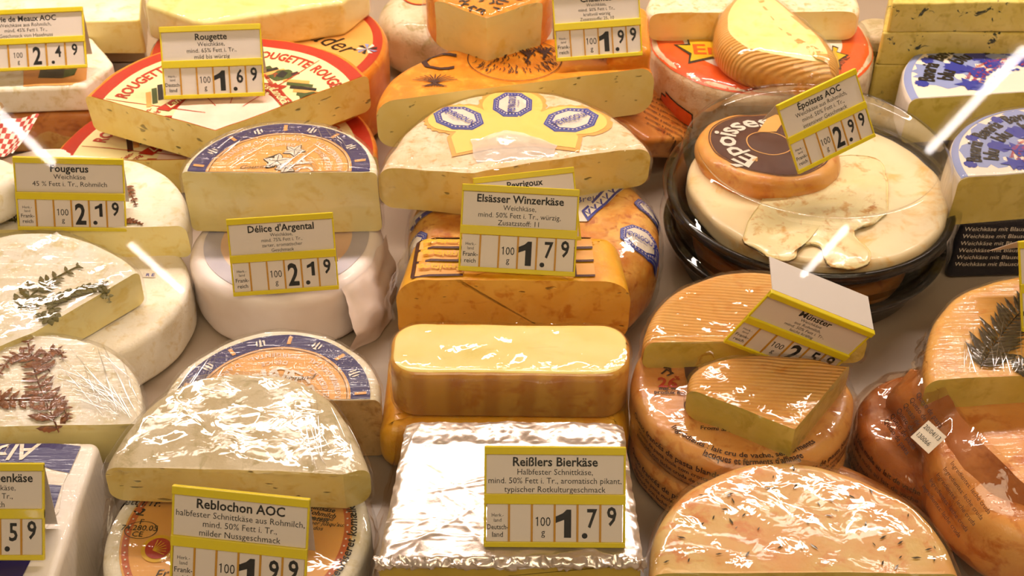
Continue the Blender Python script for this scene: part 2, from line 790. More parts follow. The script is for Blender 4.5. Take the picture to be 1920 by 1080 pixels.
def boxes(lst, bev=0.0, seg=2):
    """lst of (x0, x1, y0, y1, z0, z1) -> bmesh"""
    bm = bmesh.new()
    for x0, x1, y0, y1, z0, z1 in lst:
        c = bmesh.ops.create_cube(bm, size=1.0, matrix=Matrix.Translation(((x0 + x1) / 2, (y0 + y1) / 2, (z0 + z1) / 2))
                                  @ Matrix.Diagonal((x1 - x0, y1 - y0, z1 - z0, 1)))
    if bev:
        bmesh.ops.bevel(bm, geom=bm.edges[:], offset=bev, segments=seg, affect='EDGES', profile=0.5)
    return bm


# ------------------------------------------------------------------ price tags
M_YEL = mat('tag_yellow_plastic', (226, 205, 22), rough=0.35, bump=0.0, coat=0.25, wr=0.02)
M_CARD = mat('tag_card_white', (226, 214, 205), rough=0.5, bump=0.02)
M_DIV = plain('tag_divider_amber', (196, 140, 26), 0.5)
M_INK = plain('black_ink', (22, 20, 20), 0.6)
M_FLAP = mat('tag_flap_plastic', (214, 205, 200), rough=0.35, bump=0.02)
M_CLR = clear('tag_clear_cover', rough=0.06, bump=0.0, base=0.0, gain=0.6)


def tag(label, BL, BR, TL, z, title, lines, origin, digits, lean=35, yaw=0, tsize=1.0, flap=0.05, hfix=None, flap_up=62, lsz=1.0):
    """BL, BR, TL: pixels of the corners; z: height of the bottom left corner; lean back from upright; yaw about z"""
    n = Euler((0, 0, radians(yaw))).to_matrix() @ Vector((0, -cos(radians(lean)), sin(radians(lean))))
    o = P(BL[0], BL[1], z)

    def onp(q):
        d = RCAM @ Vector(((q[0] - 960) / F, (540 - q[1]) / F, -1))
        c = Vector((0, 0, CAMZ))
        t = (o - c).dot(n) / d.dot(n)
        return c + d * t
    br, tl = onp(BR), onp(TL)
    u = (br - o)
    w = u.length
    u.normalize()
    v = n.cross(u).normalized()
    h = hfix or (tl - o).dot(v)
    M = Matrix.Translation(o) @ Matrix((u, v, n)).transposed().to_4x4()
    r = root('price_tag', label, 'price tag', M, 'yellow framed price tags')
    Y = lambda f: h * (1 - f)
    t = 0.0016
    bs = [(0, w, Y(.08), Y(0), -t, t * 1.6), (0, w, Y(.572), Y(.47), -t, t * 1.3), (0, w, Y(1), Y(.945), -t, t),
          (0, w * .016, 0.001, h - .001, -t, t * .7), (w * .984, w, 0.001, h - .001, -t, t * .7)]
    link('frame', bm2(boxes(bs, 0.0006), 'frame'), M_YEL, r)
    link('name_card', bm2(boxes([(w * .016, w * .984, Y(.47), Y(.08), -t * .6, t * .1)]), 'name_card'), M_CARD, r)
    card = r.children[-1]
    zz = t * .1 + 0.0001

    def ink(parent, s, size, x, y, bold=0.0, xs=1.0, align='CENTER', nm='lettering', **k):
        if s == '1':
            vv, ff = glyph_one(size, bold)
        elif s == '100':
            vv, ff = text('00', size, bold, xs=xs, **k)
            v1, f1 = glyph_one(size, -.018)
            n0 = len(vv)
            vv = [(a + size * .17, b) for a, b in vv] + [(a * .9 - size * .47, b) for a, b in v1]
            ff = list(ff) + [tuple(i + n0 for i in q) for q in f1]
        else:
            vv, ff = text(s, size, bold, xs=xs, align=align, **k)
        link(nm, pydata(nm, [(a + x, b + y, zz) for a, b in vv], ff), M_INK, parent)
    stp = min(.087, .268 / (len(lines) + .1))
    ink(card, title, h * .125 * tsize, w / 2, Y(.195), 0.022, 0.97)
    for i, s in enumerate(lines):
        ink(card, s, h * .084 * stp / .087 * lsz, w / 2, Y(.195 + stp * (i + 1) * (1.12 if len(lines) < 3 else 1)), 0.0, 0.98)
    cw = w * .968 / 6
    for i in range(6):
        x0 = w * .016 + i * cw
        pc = link('price_card', bm2(boxes([(x0 + cw * .03, x0 + cw * .97, Y(.945), Y(.575), -t * .6, t * .1)]), 'price_card'), M_CARD, r)
        if i:
            link('divider', bm2(boxes([(x0 - cw * .045, x0 + cw * .045, Y(.945), Y(.572), -t * .6, t * .5)]), 'divider'), M_DIV, r)
        xm = x0 + cw / 2
        if i == 0:
            ink(pc, 'Herk.-', h * .05, xm, Y(.70), xs=.95)
            ink(pc, 'land', h * .05, xm, Y(.75), xs=.95)
            ink(pc, origin[0], h * .072, xm, Y(.825), 0.008, .80 if len(origin[0]) > 6 else .95)
            ink(pc, origin[1], h * .072, xm, Y(.90), 0.008, .95)
        if i == 2:
            ink(pc, '100', h * .13, xm, Y(.79), 0.0, .82)
            ink(pc, 'g', h * .10, xm, Y(.885), 0.0, .9)
        if i == 3:
            ink(pc, digits[0], h * .40, xm, Y(.905), 0.026, .72, nm='digit')
        if i == 4:
            ink(pc, digits[1], h * .26, xm + cw * .12, Y(.80), 0.02, .78, nm='digit')
            vv, ff = ring((xm - cw * .18, Y(.885)), 0.0, h * .028, n=20, k=1)
            link('decimal_point', pydata('decimal_point', [(a, b, zz) for a, b in vv], ff), M_INK, pc)
        if i == 5:
            ink(pc, digits[2], h * .26, xm, Y(.78), 0.02, .78, nm='digit')
    if flap:
        # white plastic support hinged at the top bar, folded out behind
        a = radians(90 - flap_up)
        dy, dz = -cos(a), -sin(a)
        p = [(0.001, h, -t), (w - .001, h, -t), (w - .001, h + dy * flap, -t + dz * flap), (0.001, h + dy * flap, -t + dz * flap)]
        q = [(x, y - .0008, zq - .0008) for x, y, zq in p]
        link('support_flap', pydata('support_flap', p + q, [(0, 1, 2, 3), (7, 6, 5, 4), (0, 4, 5, 1), (1, 5, 6, 2), (2, 6, 7, 3), (3, 7, 4, 0)]), M_FLAP, r)
    return r


# ------------------------------------------------------------------ ferns
def leaflet_mesh(nm, ln, wd, lobes=0):
    V, Q = [(0, 0, 0)], []
    k = 9
    top, bot = [], []
    for i in range(1, k):
        t = i / k
        w = wd * sin(pi * t ** 0.75) * (0.72 + 0.28 * (i % 2) if lobes else 1)
        V += [(ln * t, w, 0.0002), (ln * t, 0, 0.0009), (ln * t, -w, 0.0002)]
    V.append((ln, 0, 0))
    for i in range(1, k - 1):
        a = 1 + (i - 1) * 3
        Q += [(a + 1, a + 4, a + 3, a), (a + 2, a + 5, a + 4, a + 1)]
    Q += [(0, 2, 1), (0, 3, 2)]
    e = len(V) - 1
    a = 1 + (k - 2) * 3
    Q += [(a, a + 1, e), (a + 1, a + 2, e)]
    return pydata(nm, V, Q, True)


def frond(ch, pts, ln, n, m, wd=0.0022, ang=62, seed=0, z=0.0012, taper=0.75, label=None, lobes=1):
    """a pressed fern frond: a stem with leaflets both sides; pts local polyline"""
    rnd = random.Random(seed)
    c = catmull(pts, 24, False)
    V, Q = [], []

    def zt(p):
        hit = ch.bvh.ray_cast(Vector((p.x, p.y, 0.08)), Vector((0, 0, -1)))
        return (hit[0].z if hit[0] is not None else -0.003)
    for i, p in enumerate(c):
        t = (c[min(i + 1, len(c) - 1)] - c[max(i - 1, 0)]).normalized()
        q = Vector((-t.y, t.x)) * 0.0006
        zz = zt(p)
        V += [(p.x + q.x, p.y + q.y, zz + z * .5), (p.x, p.y, zz + z + .0006), (p.x - q.x, p.y - q.y, zz + z * .5)]
        if i:
            b = len(V) - 6
            Q += [(b, b + 1, b + 4, b + 3), (b + 1, b + 2, b + 5, b + 4)]
    V = [ch.T @ Vector(v) for v in V]
    st = link('fern_leaf', pydata('fern_leaf', V, Q, True), m, ch.root, label)
    n = int(n * 1.25)
    lm = leaflet_mesh('leaflet', ln * 1.05, wd * 1.55, lobes)
    lm.materials.append(m)
    for i in range(n):
        t = (i + 0.6) / n
        k = t * (len(c) - 1)
        a, b = c[int(k)], c[min(int(k) + 1, len(c) - 1)]
        p = a + (b - a) * (k - int(k))
        d = (c[min(int(k) + 1, len(c) - 1)] - c[max(int(k) - 1, 0)])
        base = atan2(d.y, d.x)
        s = (1 - taper * t) * (0.55 + 0.45 * min(1, t * 5 + .3))
        for sd in (-1, 1):
            o = bpy.data.objects.new('leaflet', lm)
            COL.objects.link(o)
            o.parent = st
            an = base + sd * radians(ang + rnd.uniform(-9, 9))
            sc = s * rnd.uniform(.85, 1.1)
            tip = p + Vector((cos(an), sin(an))) * ln * sc
            z0, z1 = zt(p), zt(tip)
            q = ch.T @ Vector((p.x, p.y, z0 + z))
            o.matrix_local = (Matrix.Translation(q) @ Euler((rnd.uniform(-.25, .25), -atan2(z1 - z0, ln * sc), an), 'XYZ').to_matrix().to_4x4()
                              @ Matrix.Scale(sc, 4))
    return st

# ------------------------------------------------------------------ materials of the scene
FILM = clear('cling_film', rough=0.05, bump=0.45, base=0.01, gain=0.9)
FILM_S = clear('cling_film_pulled', rough=0.05, bump=0.35, base=0.01, gain=1.0, streak=1.0)
BAG = clear('crackly_bag', tint=(250, 240, 228), rough=0.06, bump=0.9, base=0.05, gain=1.3)
HAZY = clear('cloudy_film', rough=0.15, bump=0.8, base=0.06, gain=1.2, milk=.5)
LID = clear('clear_lid_plastic', rough=0.03, bump=0.03, base=0.0, gain=1.1, top=.4)

SATK = 1.28
bloom = mat('white_bloomy_rind', (246, 236, 220), (251, 244, 234), (238, 222, 194), scale=35, rough=0.75, bump=0.55, bscale=420)
bloom_f = mat('white_bloomy_rind_filmed', (243, 234, 216), (250, 244, 234), (232, 219, 188), scale=30, rough=0.7, bump=0.4, bscale=320, coat=1, wr=0.5, streak=0.5)
peyr = mat('white_pink_rind', (240, 215, 186), (247, 230, 210), (228, 190, 150), scale=60, rough=0.6, bump=0.6, bscale=500, coat=0.5, wr=0.4)
grey_rind = mat('grey_white_rind', (216, 200, 172), (232, 220, 200), (196, 182, 148), scale=25, rough=0.6, bump=0.5, bscale=300, coat=.8, wr=0.35,
                spots=((150, 130, 96), 22, 0.66, 0.75))
SATK = 1.2
paste = mat('pale_yellow_paste', (244, 222, 148), (247, 230, 164), (236, 208, 124), scale=25, rough=0.42, bump=0.2, bscale=160, coat=0.6, wr=0.3, holes=70)
paste_c = mat('cream_paste', (249, 233, 168), (251, 239, 184), (243, 222, 146), scale=22, rough=0.42, bump=0.15, bscale=120, coat=0.8, wr=0.4, streak=0.5)
paste_g = mat('green_yellow_paste', (224, 204, 112), (232, 214, 132), (212, 190, 96), scale=30, rough=0.4, bump=0.15, bscale=140, coat=0.7, wr=0.3)
paste_o = mat('amber_paste', (232, 180, 96), (238, 192, 112), (214, 150, 70), scale=35, rough=0.45, bump=0.3, bscale=160, coat=0.7, wr=0.35, holes=85)
paste_ch = mat('holed_yellow_paste', (240, 220, 152), (244, 228, 170), None, scale=30, rough=0.45, bump=0.2, bscale=200, coat=0.5, wr=0.2, holes=110)
tan_cut = mat('tan_crumbly_cut', (222, 178, 120), (232, 194, 140), (200, 152, 92), scale=40, rough=0.5, bump=0.4, bscale=200, coat=0.6, wr=0.4)
SATK = 1.28
orange_r = mat('orange_washed_rind', (238, 162, 58), (230, 148, 42), (243, 178, 82), scale=40, rough=0.4, bump=0.4, bscale=350, coat=0.8, wr=0.3)
amber_r = mat('amber_mottled_rind', (220, 150, 62), (238, 190, 116), (200, 122, 44), scale=45, rough=0.45, bump=0.5, bscale=220, coat=0.8, wr=0.5)
winz_r = mat('yellow_orange_rind', (242, 190, 62), (232, 168, 50), (244, 198, 90), scale=28, rough=0.4, bump=0.35, bscale=260, coat=0.9, wr=0.4)
winz_side = mat('banded_orange_side', (236, 180, 96), (240, 192, 112), (222, 156, 76), scale=22, rough=0.45, bump=0.3, bscale=200, coat=0.9, wr=0.35,
                ridges=(0.028, 0, (204, 132, 62), 0.0))
winz_top = mat('smooth_pale_slice', (246, 232, 158), (248, 236, 170), (241, 224, 146), scale=14, rough=0.35, bump=0.06, bscale=120, coat=1, wr=0.22, croug=0.1)
munst = mat('ridged_orange_rind', (240, 186, 116), (244, 200, 136), (232, 170, 94), scale=25, rough=0.4, bump=0.2, bscale=250, coat=1, wr=0.5,
            ridges=(0.0036, 96, (230, 166, 92), 0.7))
munst_w = mat('plain_orange_wheel_rind', (226, 160, 96), (236, 182, 120), (208, 132, 66), scale=22, rough=0.4, bump=0.25, bscale=200, coat=1, wr=0.7, streak=0.4)
herb_r = mat('salmon_marbled_rind', (240, 186, 128), (240, 208, 150), (234, 164, 104), scale=24, rough=0.4, bump=0.25, bscale=220, coat=.6, wr=0.3, croug=0.05)
fern_r = mat('glossy_orange_rind', (238, 184, 112), (243, 198, 130), (232, 168, 92), scale=25, rough=0.4, bump=0.25, bscale=220, coat=1, wr=0.5, streak=0.4, streak_rot=80)
brown_r = mat('wrapped_brown_orange_rind', (200, 128, 68), (218, 156, 94), (170, 94, 44), scale=16, rough=0.4, bump=0.3, bscale=200, coat=1, wr=0.9)
ep_r = mat('washed_rind', (232, 164, 84), (238, 184, 112), (216, 136, 60), scale=28, rough=0.4, bump=0.4, bscale=200, coat=0.4, wr=0.5)
blue_c = mat('blue_veined_paste', (222, 202, 120), (230, 212, 140), (206, 184, 96), scale=40, rough=0.5, bump=0.4, bscale=180, coat=0.5, wr=0.4,
             spots=((70, 74, 56), 62, 0.62, 0.65))
paper_w = mat('white_cheese_paper', (248, 238, 238), (240, 226, 222), None, scale=18, rough=0.5, bump=0.3, bscale=60, coat=0.35, wr=0.6)
brie_cut = mat('brie_flank', (218, 176, 112), (226, 190, 130), (204, 156, 94), scale=40, rough=0.55, bump=0.5, bscale=200, coat=0.5, wr=0.4)
foil_m = mat('silver_foil', (236, 226, 222), (246, 238, 236), None, scale=20, rough=0.3, bump=0.5, bscale=70, metal=0.85, coat=1, wr=0.6)
bier_p = mat('olive_yellow_paste', (202, 176, 74), (212, 188, 92), None, scale=20, rough=0.45, bump=0.15, coat=0.7, wr=0.4)
pack_w = mat('white_pack_film', (240, 232, 226), (232, 222, 212), None, scale=20, rough=0.4, bump=0.1, coat=1, wr=0.5, streak=0.5, streak_rot=20)

I = lambda nm, c, r=0.45, wr=0.35, coat=0.9: mat('print_' + nm, c, rough=r, bump=0.0, coat=coat * .6, wr=wr, streak=0.3)
p_pinkr = mat('pink_white_centre', (246, 214, 200), (250, 226, 214), rough=0.5, bump=0.3, coat=0.6, wr=0.5)
blue = I('violet_blue', (54, 36, 128))
p_or = I('apricot', (240, 186, 118))
p_wh = I('white', (238, 228, 218))
p_red = I('red', (198, 62, 30))
p_cream = I('cream', (249, 238, 194))
p_yel = I('yellow', (244, 220, 142))
p_brown = I('brown', (92, 26, 16), coat=.3)
p_dark = I('black', (40, 28, 20))
p_oran = I('orange', (240, 110, 30))
p_blu2 = I('blue', (62, 74, 178))
p_sky = I('pale_blue', (160, 170, 214))
p_green = I('green', (88, 104, 48))
p_peach = I('peach', (240, 180, 120))
p_bann = I('banner_yellow', (238, 196, 30))
p_navy = I('navy', (24, 26, 62))
p_lil = mat('lilac_under_paper', (196, 190, 206), (206, 200, 212), rough=0.5, bump=0.1, coat=0.3)
p_pink = mat('pink_under_paper', (240, 212, 194), (236, 204, 182), rough=0.5, bump=0.1, coat=0.3)
brown_ink = plain('brown_ink', (84, 42, 14), 0.6)
fern_g = mat('fern_green', (128, 118, 62), (104, 102, 48), (140, 120, 74), scale=60, rough=0.6, bump=0.3, coat=0.25, wr=0.4)
fern_b = mat('fern_brown', (150, 94, 38), (120, 72, 26), (170, 112, 50), scale=60, rough=0.6, bump=0.3, coat=0.25, wr=0.4)
fern_d = mat('fern_dark_olive', (96, 80, 42), (78, 64, 32), None, scale=60, rough=0.6, bump=0.2, coat=0.9, wr=0.4)
SATK = 1.0
black_pl = mat('black_tray_plastic', (22, 17, 15), rough=0.25, bump=0.0)

# ------------------------------------------------------------------ the setting
def structure(name, bm, m):
    o = link(name, bm2(bm, name), m)
    o['kind'] = 'structure'
    return o


steel = mat('counter_shelf_white', (176, 158, 140), (164, 146, 128), None, scale=6, rough=0.35, bump=0.05)
structure('floor_counter_shelf', boxes([(-1.3, 1.3, 0.30, 1.62, -0.02, -0.0005)]), steel)
structure('trim_1', boxes([(-1.3, 1.3, 0.10, 0.30, -0.06, 0.01)], 0.003), mat('steel_counter_edge', (190, 186, 180), rough=0.3, metal=0.8, bump=0.02))
structure('wall_case_back', boxes([(-1.3, 1.3, 1.62, 1.64, -0.02, 1.05)]), mat('case_back_cream', (226, 208, 168), rough=0.45, bump=0.02))
structure('ceiling_case_top', boxes([(-1.3, 1.3, 0.62, 1.64, 1.05, 1.07)]), mat('case_top_white', (220, 212, 200), rough=0.5, bump=0.02))
structure('floor', boxes([(-8, 8, -12, 4, -0.95, -0.93)]), mat('shop_floor_tiles', (170, 150, 124), (160, 140, 116), scale=2, rough=0.4, bump=0.02))
structure('ceiling', boxes([(-8, 8, -12, 4, 2.75, 2.78)]), mat('shop_ceiling_white', (226, 216, 200), rough=0.7, bump=0.02))
# tilted front pane of the display case
gb = boxes([(-1.3, 1.3, -0.25, 0.95, -0.002, 0.002)])
gl = structure('window_1', gb, clear('case_front_glass', rough=0.02, bump=0.0, base=0.0, gain=0.45))
nrm = Vector((0, .896, -.445)).normalized()
sl = Vector((0, .445, .896)).normalized()
gl.matrix_world = Matrix.Translation((0, 0.272 - sl.y * 0.30, 0.5 - sl.z * 0.30)) @ Matrix((Vector((1, 0, 0)), sl, Vector((1, 0, 0)).cross(sl))).transposed().to_4x4()
# ceiling tubes behind the photographer that mirror in the pane
tube_m = plain('lit_tube', (255, 255, 255), emit=38.0, ecol=(1.0, 0.93, 0.88, 1))
hous_m = plain('lamp_housing', (220, 215, 205), 0.5)
for i, (x, y0, y1) in enumerate(((-2.52, -5.80, -4.55), (-2.58, -8.75, -7.45), (2.22, -5.60, -4.35), (2.16, -8.26, -7.06))):
    side = 'left' if x < 0 else 'right'
    r = root('ceiling_lamp', 'fluorescent ceiling tube mirrored as the %s streak at the %s' % (
        ('upper', 'lower')[i % 2], side), 'lamp', Matrix.Translation((x, (y0 + y1) / 2, 2.70)), 'ceiling tubes of the shop')
    hl = (y1 - y0) / 2
    link('housing', bm2(boxes([(-.06, .06, -hl - .03, hl + .03, .02, .05)], 0.004), 'housing'), hous_m, r)
    bm = bmesh.new()
    bmesh.ops.create_cone(bm, cap_ends=True, segments=16, radius1=.022, radius2=.022, depth=2 * hl,
                          matrix=Matrix.Rotation(pi / 2, 4, 'X'))
    link('tube', bm2(bm, 'tube', True), tube_m, r)


def arcfr(A, B, z, tx=0, ty=0):
    """frame at the middle of a chord given by two pixels, and its local ends"""
    f = Fr((A[0] + B[0]) / 2, (A[1] + B[1]) / 2, z, tx, ty)
    a, b = f.px(*A), f.px(*B)
    return f, a, b, (a + b) / 2, (b - a).length / 2


# ------------------------------------------------------------------ front left: wrapped alpine cheese block
f = Fr(60, 950, .078)
q = [f.px(-190, 826), f.px(-300, 1120), f.px(92, 1120), f.px(188, 826)]
block = cheese('cheese_block', 'white film wrapped cheese block with dark blue lettered label', f, rrect(q, .008), .072, pack_w, pack_w,
               rr=.006, rough=.0004, rpart='wrapper')
put_poly(block, 'label_print', [f.px(-260, 832), f.px(-280, 1115), f.px(30, 1115), f.px(48, 1040), f.px(110, 960), f.px(120, 905),
                          f.px(148, 850), f.px(150, 832)], p_wh, .0004)
put_poly(block, 'label_print', [f.px(-260, 833), f.px(-262, 872), f.px(-60, 872), f.px(60, 868), f.px(100, 882), f.px(130, 888), f.px(152, 838), f.px(100, 831)], blue, .0007)
put_poly(block, 'label_print', [f.px(-200, 915), f.px(-210, 1005), f.px(60, 990), f.px(100, 962), f.px(116, 912), f.px(60, 906)], blue, .0007)
put_poly(block, 'label_print', [f.px(-200, 1050), f.px(-210, 1110), f.px(28, 1110), f.px(60, 1048)], blue, .0007)
put_text(block, 'Alpen', .021, f.px(10, 836), 182, p_wh, .02, .0011, shear=.2)

# fougerus half with brown fern
f, a, b, c, R = arcfr((-270, 803), (262, 795), .080)
ch = wheel('soft_cheese_half', 'half white soft cheese with brown pressed fern, behind the blue-labelled block', f, c, R, .040, bloom_f, paste_c,
           rr=.006, cuts=[(a, b)], rough=.0006, wob=.01)
frond(ch, [f.px(110, 808), f.px(84, 748), f.px(66, 700), f.px(52, 640)], .020, 10, fern_b, .0030, 55, 3, z=.0016)
frond(ch, [f.px(96, 700), f.px(60, 668), f.px(20, 676), f.px(-10, 720)], .016, 8, fern_b, .0026, 60, 4, z=.002)
frond(ch, [f.px(-20, 756), f.px(40, 752), f.px(110, 758), f.px(128, 790)], .015, 9, fern_b, .0026, 60, 5, z=.0016)
frond(ch, [f.px(74, 700), f.px(84, 670), f.px(110, 660), f.px(120, 676)], .012, 6, fern_b, .0024, 60, 6, z=.002)
wrap(ch, FILM_S, .0010, .0022, 26, 2)
fan(ch, (262, 800), 105, 172, 70, 230, 34, 1, 60, w=.0005)
base = Fr(100, 760, .040)
wheel('soft_cheese_round', 'pale soft cheese wheel hidden under the brown fern half', base, (-.015, 0), .070, .039, bloom, rr=.007, seed=5, wob=.01)

# fougerus wheel below, wrapped half with green fern above
f = Fr(140, 545, .050)
plainw = wheel('soft_cheese_round', 'plain white whole cheese under the green fern piece', f, (0, 0), .096, .049, bloom, rr=.007, seed=3, wob=.01)
put_poly(plainw, 'sticker', [f.px(268, 512), f.px(292, 512), f.px(292, 521), f.px(268, 521)], p_wh, .0007)
put_text(plainw, 'R E', .0055, f.px(281, 519), 0, p_blu2, .02)
f = Fr(90, 540, .088, tx=3, ty=2)
ol = catmull([f.px(-110, 520), f.px(-70, 465), f.px(10, 437), f.px(100, 434), f.px(170, 450), f.px(230, 482), f.px(268, 520),
              f.px(300, 600), f.px(200, 700), f.px(0, 720), f.px(-110, 640)], 120)
ch = cheese('soft_cheese_half', 'film wrapped white cheese half with green fern leaves', f, ol, .034, bloom_f, paste_c, rr=.006,
            cuts=[(f.px(-100, 690), f.px(88, 612)), (f.px(40, 636), f.px(262, 508))], seed=8)
frond(ch, [f.px(34, 580), f.px(70, 545), f.px(100, 525), f.px(150, 500)], .019, 7, fern_g, .0028, 62, 2, z=.0016)
frond(ch, [f.px(84, 572), f.px(120, 558), f.px(160, 545), f.px(196, 540)], .009, 9, fern_g, .0022, 55, 7, z=.0018, taper=.2)
frond(ch, [f.px(96, 570), f.px(104, 590), f.px(90, 602), f.px(78, 590)], .007, 7, fern_g, .0022, 60, 9, z=.0016, taper=.2)
frond(ch, [f.px(186, 548), f.px(202, 552), f.px(204, 566)], .008, 3, fern_g, .0022, 60, 10, z=.0016)
wrap(ch, FILM, .0032, .0015, 28, 4)
wrapped = ch

# fougerus half behind the tag
f, a, b, c, R = arcfr((-190, 436), (348, 424), .082)
ch = wheel('soft_cheese_half', 'white soft cheese half with leaf scraps standing behind its tag', f, c, R, .034, bloom_f, paste_c,
           rr=.008, cuts=[(a, b)], seed=6, wob=.01)
frond(ch, [f.px(30, 420), f.px(18, 380), f.px(0, 340)], .016, 7, fern_g, .0026, 60, 12, z=.0016)
frond(ch, [f.px(236, 350), f.px(246, 365), f.px(256, 388)], .009, 4, fern_b, .0024, 50, 13, z=.0016)
frond(ch, [f.px(236, 416), f.px(252, 418), f.px(268, 423)], .006, 4, fern_b, .002, 60, 14, z=.0016)
base = Fr(60, 440, .047)
wheel('soft_cheese_round', 'white cheese wheel at the bottom under the leaf scrap half', base, (-.01, .05), .10, .046, bloom, rr=.007, seed=15)
f = Fr(-30, 330, .125)
rnd1 = wheel('cheese_round', 'small pale round cheese at the edge behind the fern cheeses', f, (-.008, 0), .036, .036, bloom_f, rr=.012, seed=16)

# brie pieces at the back
f = Fr(60, 160, .080)
ol = rrect([f.px(-160, 172), f.px(158, 163), f.px(212, 118), f.px(150, 40), f.px(-120, 40)], [.004, .006, .012, .01, .01])
brie = cheese('brie_piece', 'wrapped brie piece with orange sticker under the first tag', f, ol, .030, bloom_f, brie_cut, rr=.005,
              cuts=[(f.px(-170, 172), f.px(170, 164))], seed=21)
put_poly(brie, 'sticker', [f.px(44, 162), f.px(44, 120), f.px(164, 120), f.px(162, 160)], p_peach, .0006)
put_poly(brie, 'sticker_picture', [f.px(72, 148), f.px(76, 132), f.px(118, 130), f.px(140, 138), f.px(118, 148)], p_dark, .0009)
put_poly(brie, 'sticker_picture', [f.px(118, 148), f.px(122, 132), f.px(146, 130), f.px(140, 142)], p_green, .0011)
f = Fr(60, 210, .048)
ol = rrect([f.px(-160, 222), f.px(168, 213), f.px(190, 180), f.px(150, 120), f.px(-120, 120)], [.004, .006, .012, .01, .01])
cheese('brie_piece', 'lower brie piece lying directly under the stickered one', f, ol, .047, brown_r, brie_cut, rr=.006,
       cuts=[(f.px(-170, 222), f.px(180, 213))], seed=22)
# red gingham paper
gr = root('gingham_paper', 'red and white chequered paper corner beside the brie', 'wrapping paper', Matrix.Translation(P(20, 250, .075)))
g0 = [[P(-60, 240, .07), P(10, 225, .078), P(74, 214, .082)], [P(-60, 268, .068), P(0, 262, .072), P(50, 256, .076)],
      [P(-60, 300, .064), P(-10, 295, .068), P(24, 288, .072)]]
nu, nv = 15, 9
W = gr.matrix_world.inverted()
gg = [catmull(r, nu - 1, False)[:nu] for r in g0]
cols = [catmull([r[i] for r in gg], nv - 1, False) for i in range(min(len(r) for r in gg))]
for mm, par, nm in ((p_wh, 0, 'paper'), (p_red, 1, 'red_checks')):
    V, Q = [], []
    for i, cc in enumerate(cols):
        for j, p in enumerate(cc):
            V.append(W @ (p + Vector((0, 0, .0012 * sin(i * 1.1)))))
    for i in range(len(cols) - 1):
        for j in range(len(cols[0]) - 1):
            if (i + j) % 2 == par:
                k = i * len(cols[0]) + j
                Q.append((k, k + 1, k + len(cols[0]) + 1, k + len(cols[0])))
    link(nm, pydata(nm, V, Q, True), mm, gr)

# back row left: long pale slab and board
f = Fr(60, 20, .10)
ol = rrect([f.px(-300, 40), f.px(262, 40), f.px(268, -30), f.px(-300, -60)], .004)
cheese('cheese_slab', 'long pale yellow cheese slab at the very back corner', f, ol, .04, paste_c, paste_c, rr=.002, topcut=bloom_f, seed=23)
bb = boxes([(-.14, .09, -.09, .06, 0, .055)], .003)
o = link('serving_board', bm2(bb, 'serving_board'), mat('cream_board', (238, 222, 190), rough=0.4, bump=0.03, coat=0.3))
o.location = P(120, 95, 0) + Vector((.02, .06, 0))
o['label'] = 'cream coloured board between the brie and the back slab'
o['category'] = 'board'

# ------------------------------------------------------------------ rougette
def rougette(ch, c, R, angs, n0=0):
    put_ring(ch, 'label_print', c, R * .90, R * 1.0, p_red, label='red rim of the printed label', k=4)
    put_ring(ch, 'label_print', c, R * .36, R * .90, p_cream, label='cream printed label', k=10, n=120)
    for i in range(12):
        put_ring(ch, 'label_mark', c, R * .36, R * .42, p_red, a0=i * 30, a1=i * 30 + 17, k=1, n=12, off=.0008)
    put_ring(ch, 'bare_rind', c, 0, R * .36, p_pinkr, k=6, n=60)
    for i, a in enumerate(angs):
        put_arc(ch, 'ROUGETTE', R * .125, c, R * .75, a, p_red, .03, off=.0010, xs=.70)
        d = Vector((cos(radians(a)), sin(radians(a))))
        e = Vector((d.y, -d.x))
        cc = Vector(c)
        T = lambda x, y: cc + e * (R * x) + d * (R * y)
        for k in range(6):                       # the logs of the picture
            x0 = -.13 + .055 * k
            put_poly(ch, 'picture', [T(x0 - .09, .52), T(x0 - .06, .50), T(x0 + .07, .64), T(x0 + .04, .66)],
                     (brown_ink, p_or, p_green, p_dark, p_or, p_green)[(k + n0) % 6], .0009, 1)
        put_poly(ch, 'picture', [T(.03, .52), T(.10, .50), T(.19, .58), T(.12, .66), T(.05, .62)], p_green, .0011, 1)
        put_poly(ch, 'picture', [T(.07, .55), T(.13, .55), T(.13, .62), T(.08, .63)], p_dark, .0013, 1)
        put_poly(ch, 'banner', [T(-.20, .45), T(-.17, .36), T(.17, .36), T(.21, .47), T(.0, .44)], p_red, .0013, 1)
        put_text(ch, 'Landkäse', R * .085, T(0, .375), a - 90, p_cream, .02, .0017, shear=.3, xs=.9)
        put_text(ch, 'Fein-', R * .05, T(-.26, .47), a - 90, p_red, .02, .0011)
        put_text(ch, 'würzig', R * .05, T(-.27, .41), a - 90, p_red, .02, .0011)
    for a in angs:
        d = radians(a + (angs[0] - angs[1]) / 2)
        strokes(ch, 'label_line', [[(c[0] + R * t * cos(d), c[1] + R * t * sin(d)) for t in (.15, .3, .5, .7, .88)]], .0011, p_red, .001)


f, a, b, c, R = arcfr((92, 304), (708, 292), .046)
ch = wheel('printed_cheese_half', 'lower red rimmed printed cheese half, under the open-mouthed one', f, c, R, .040, orange_r, paste, rr=.006, cuts=[(a, b)], seed=31, wob=0)
rougette(ch, c, R * .97, [150, 108, 66, 26])
lower_roug = ch

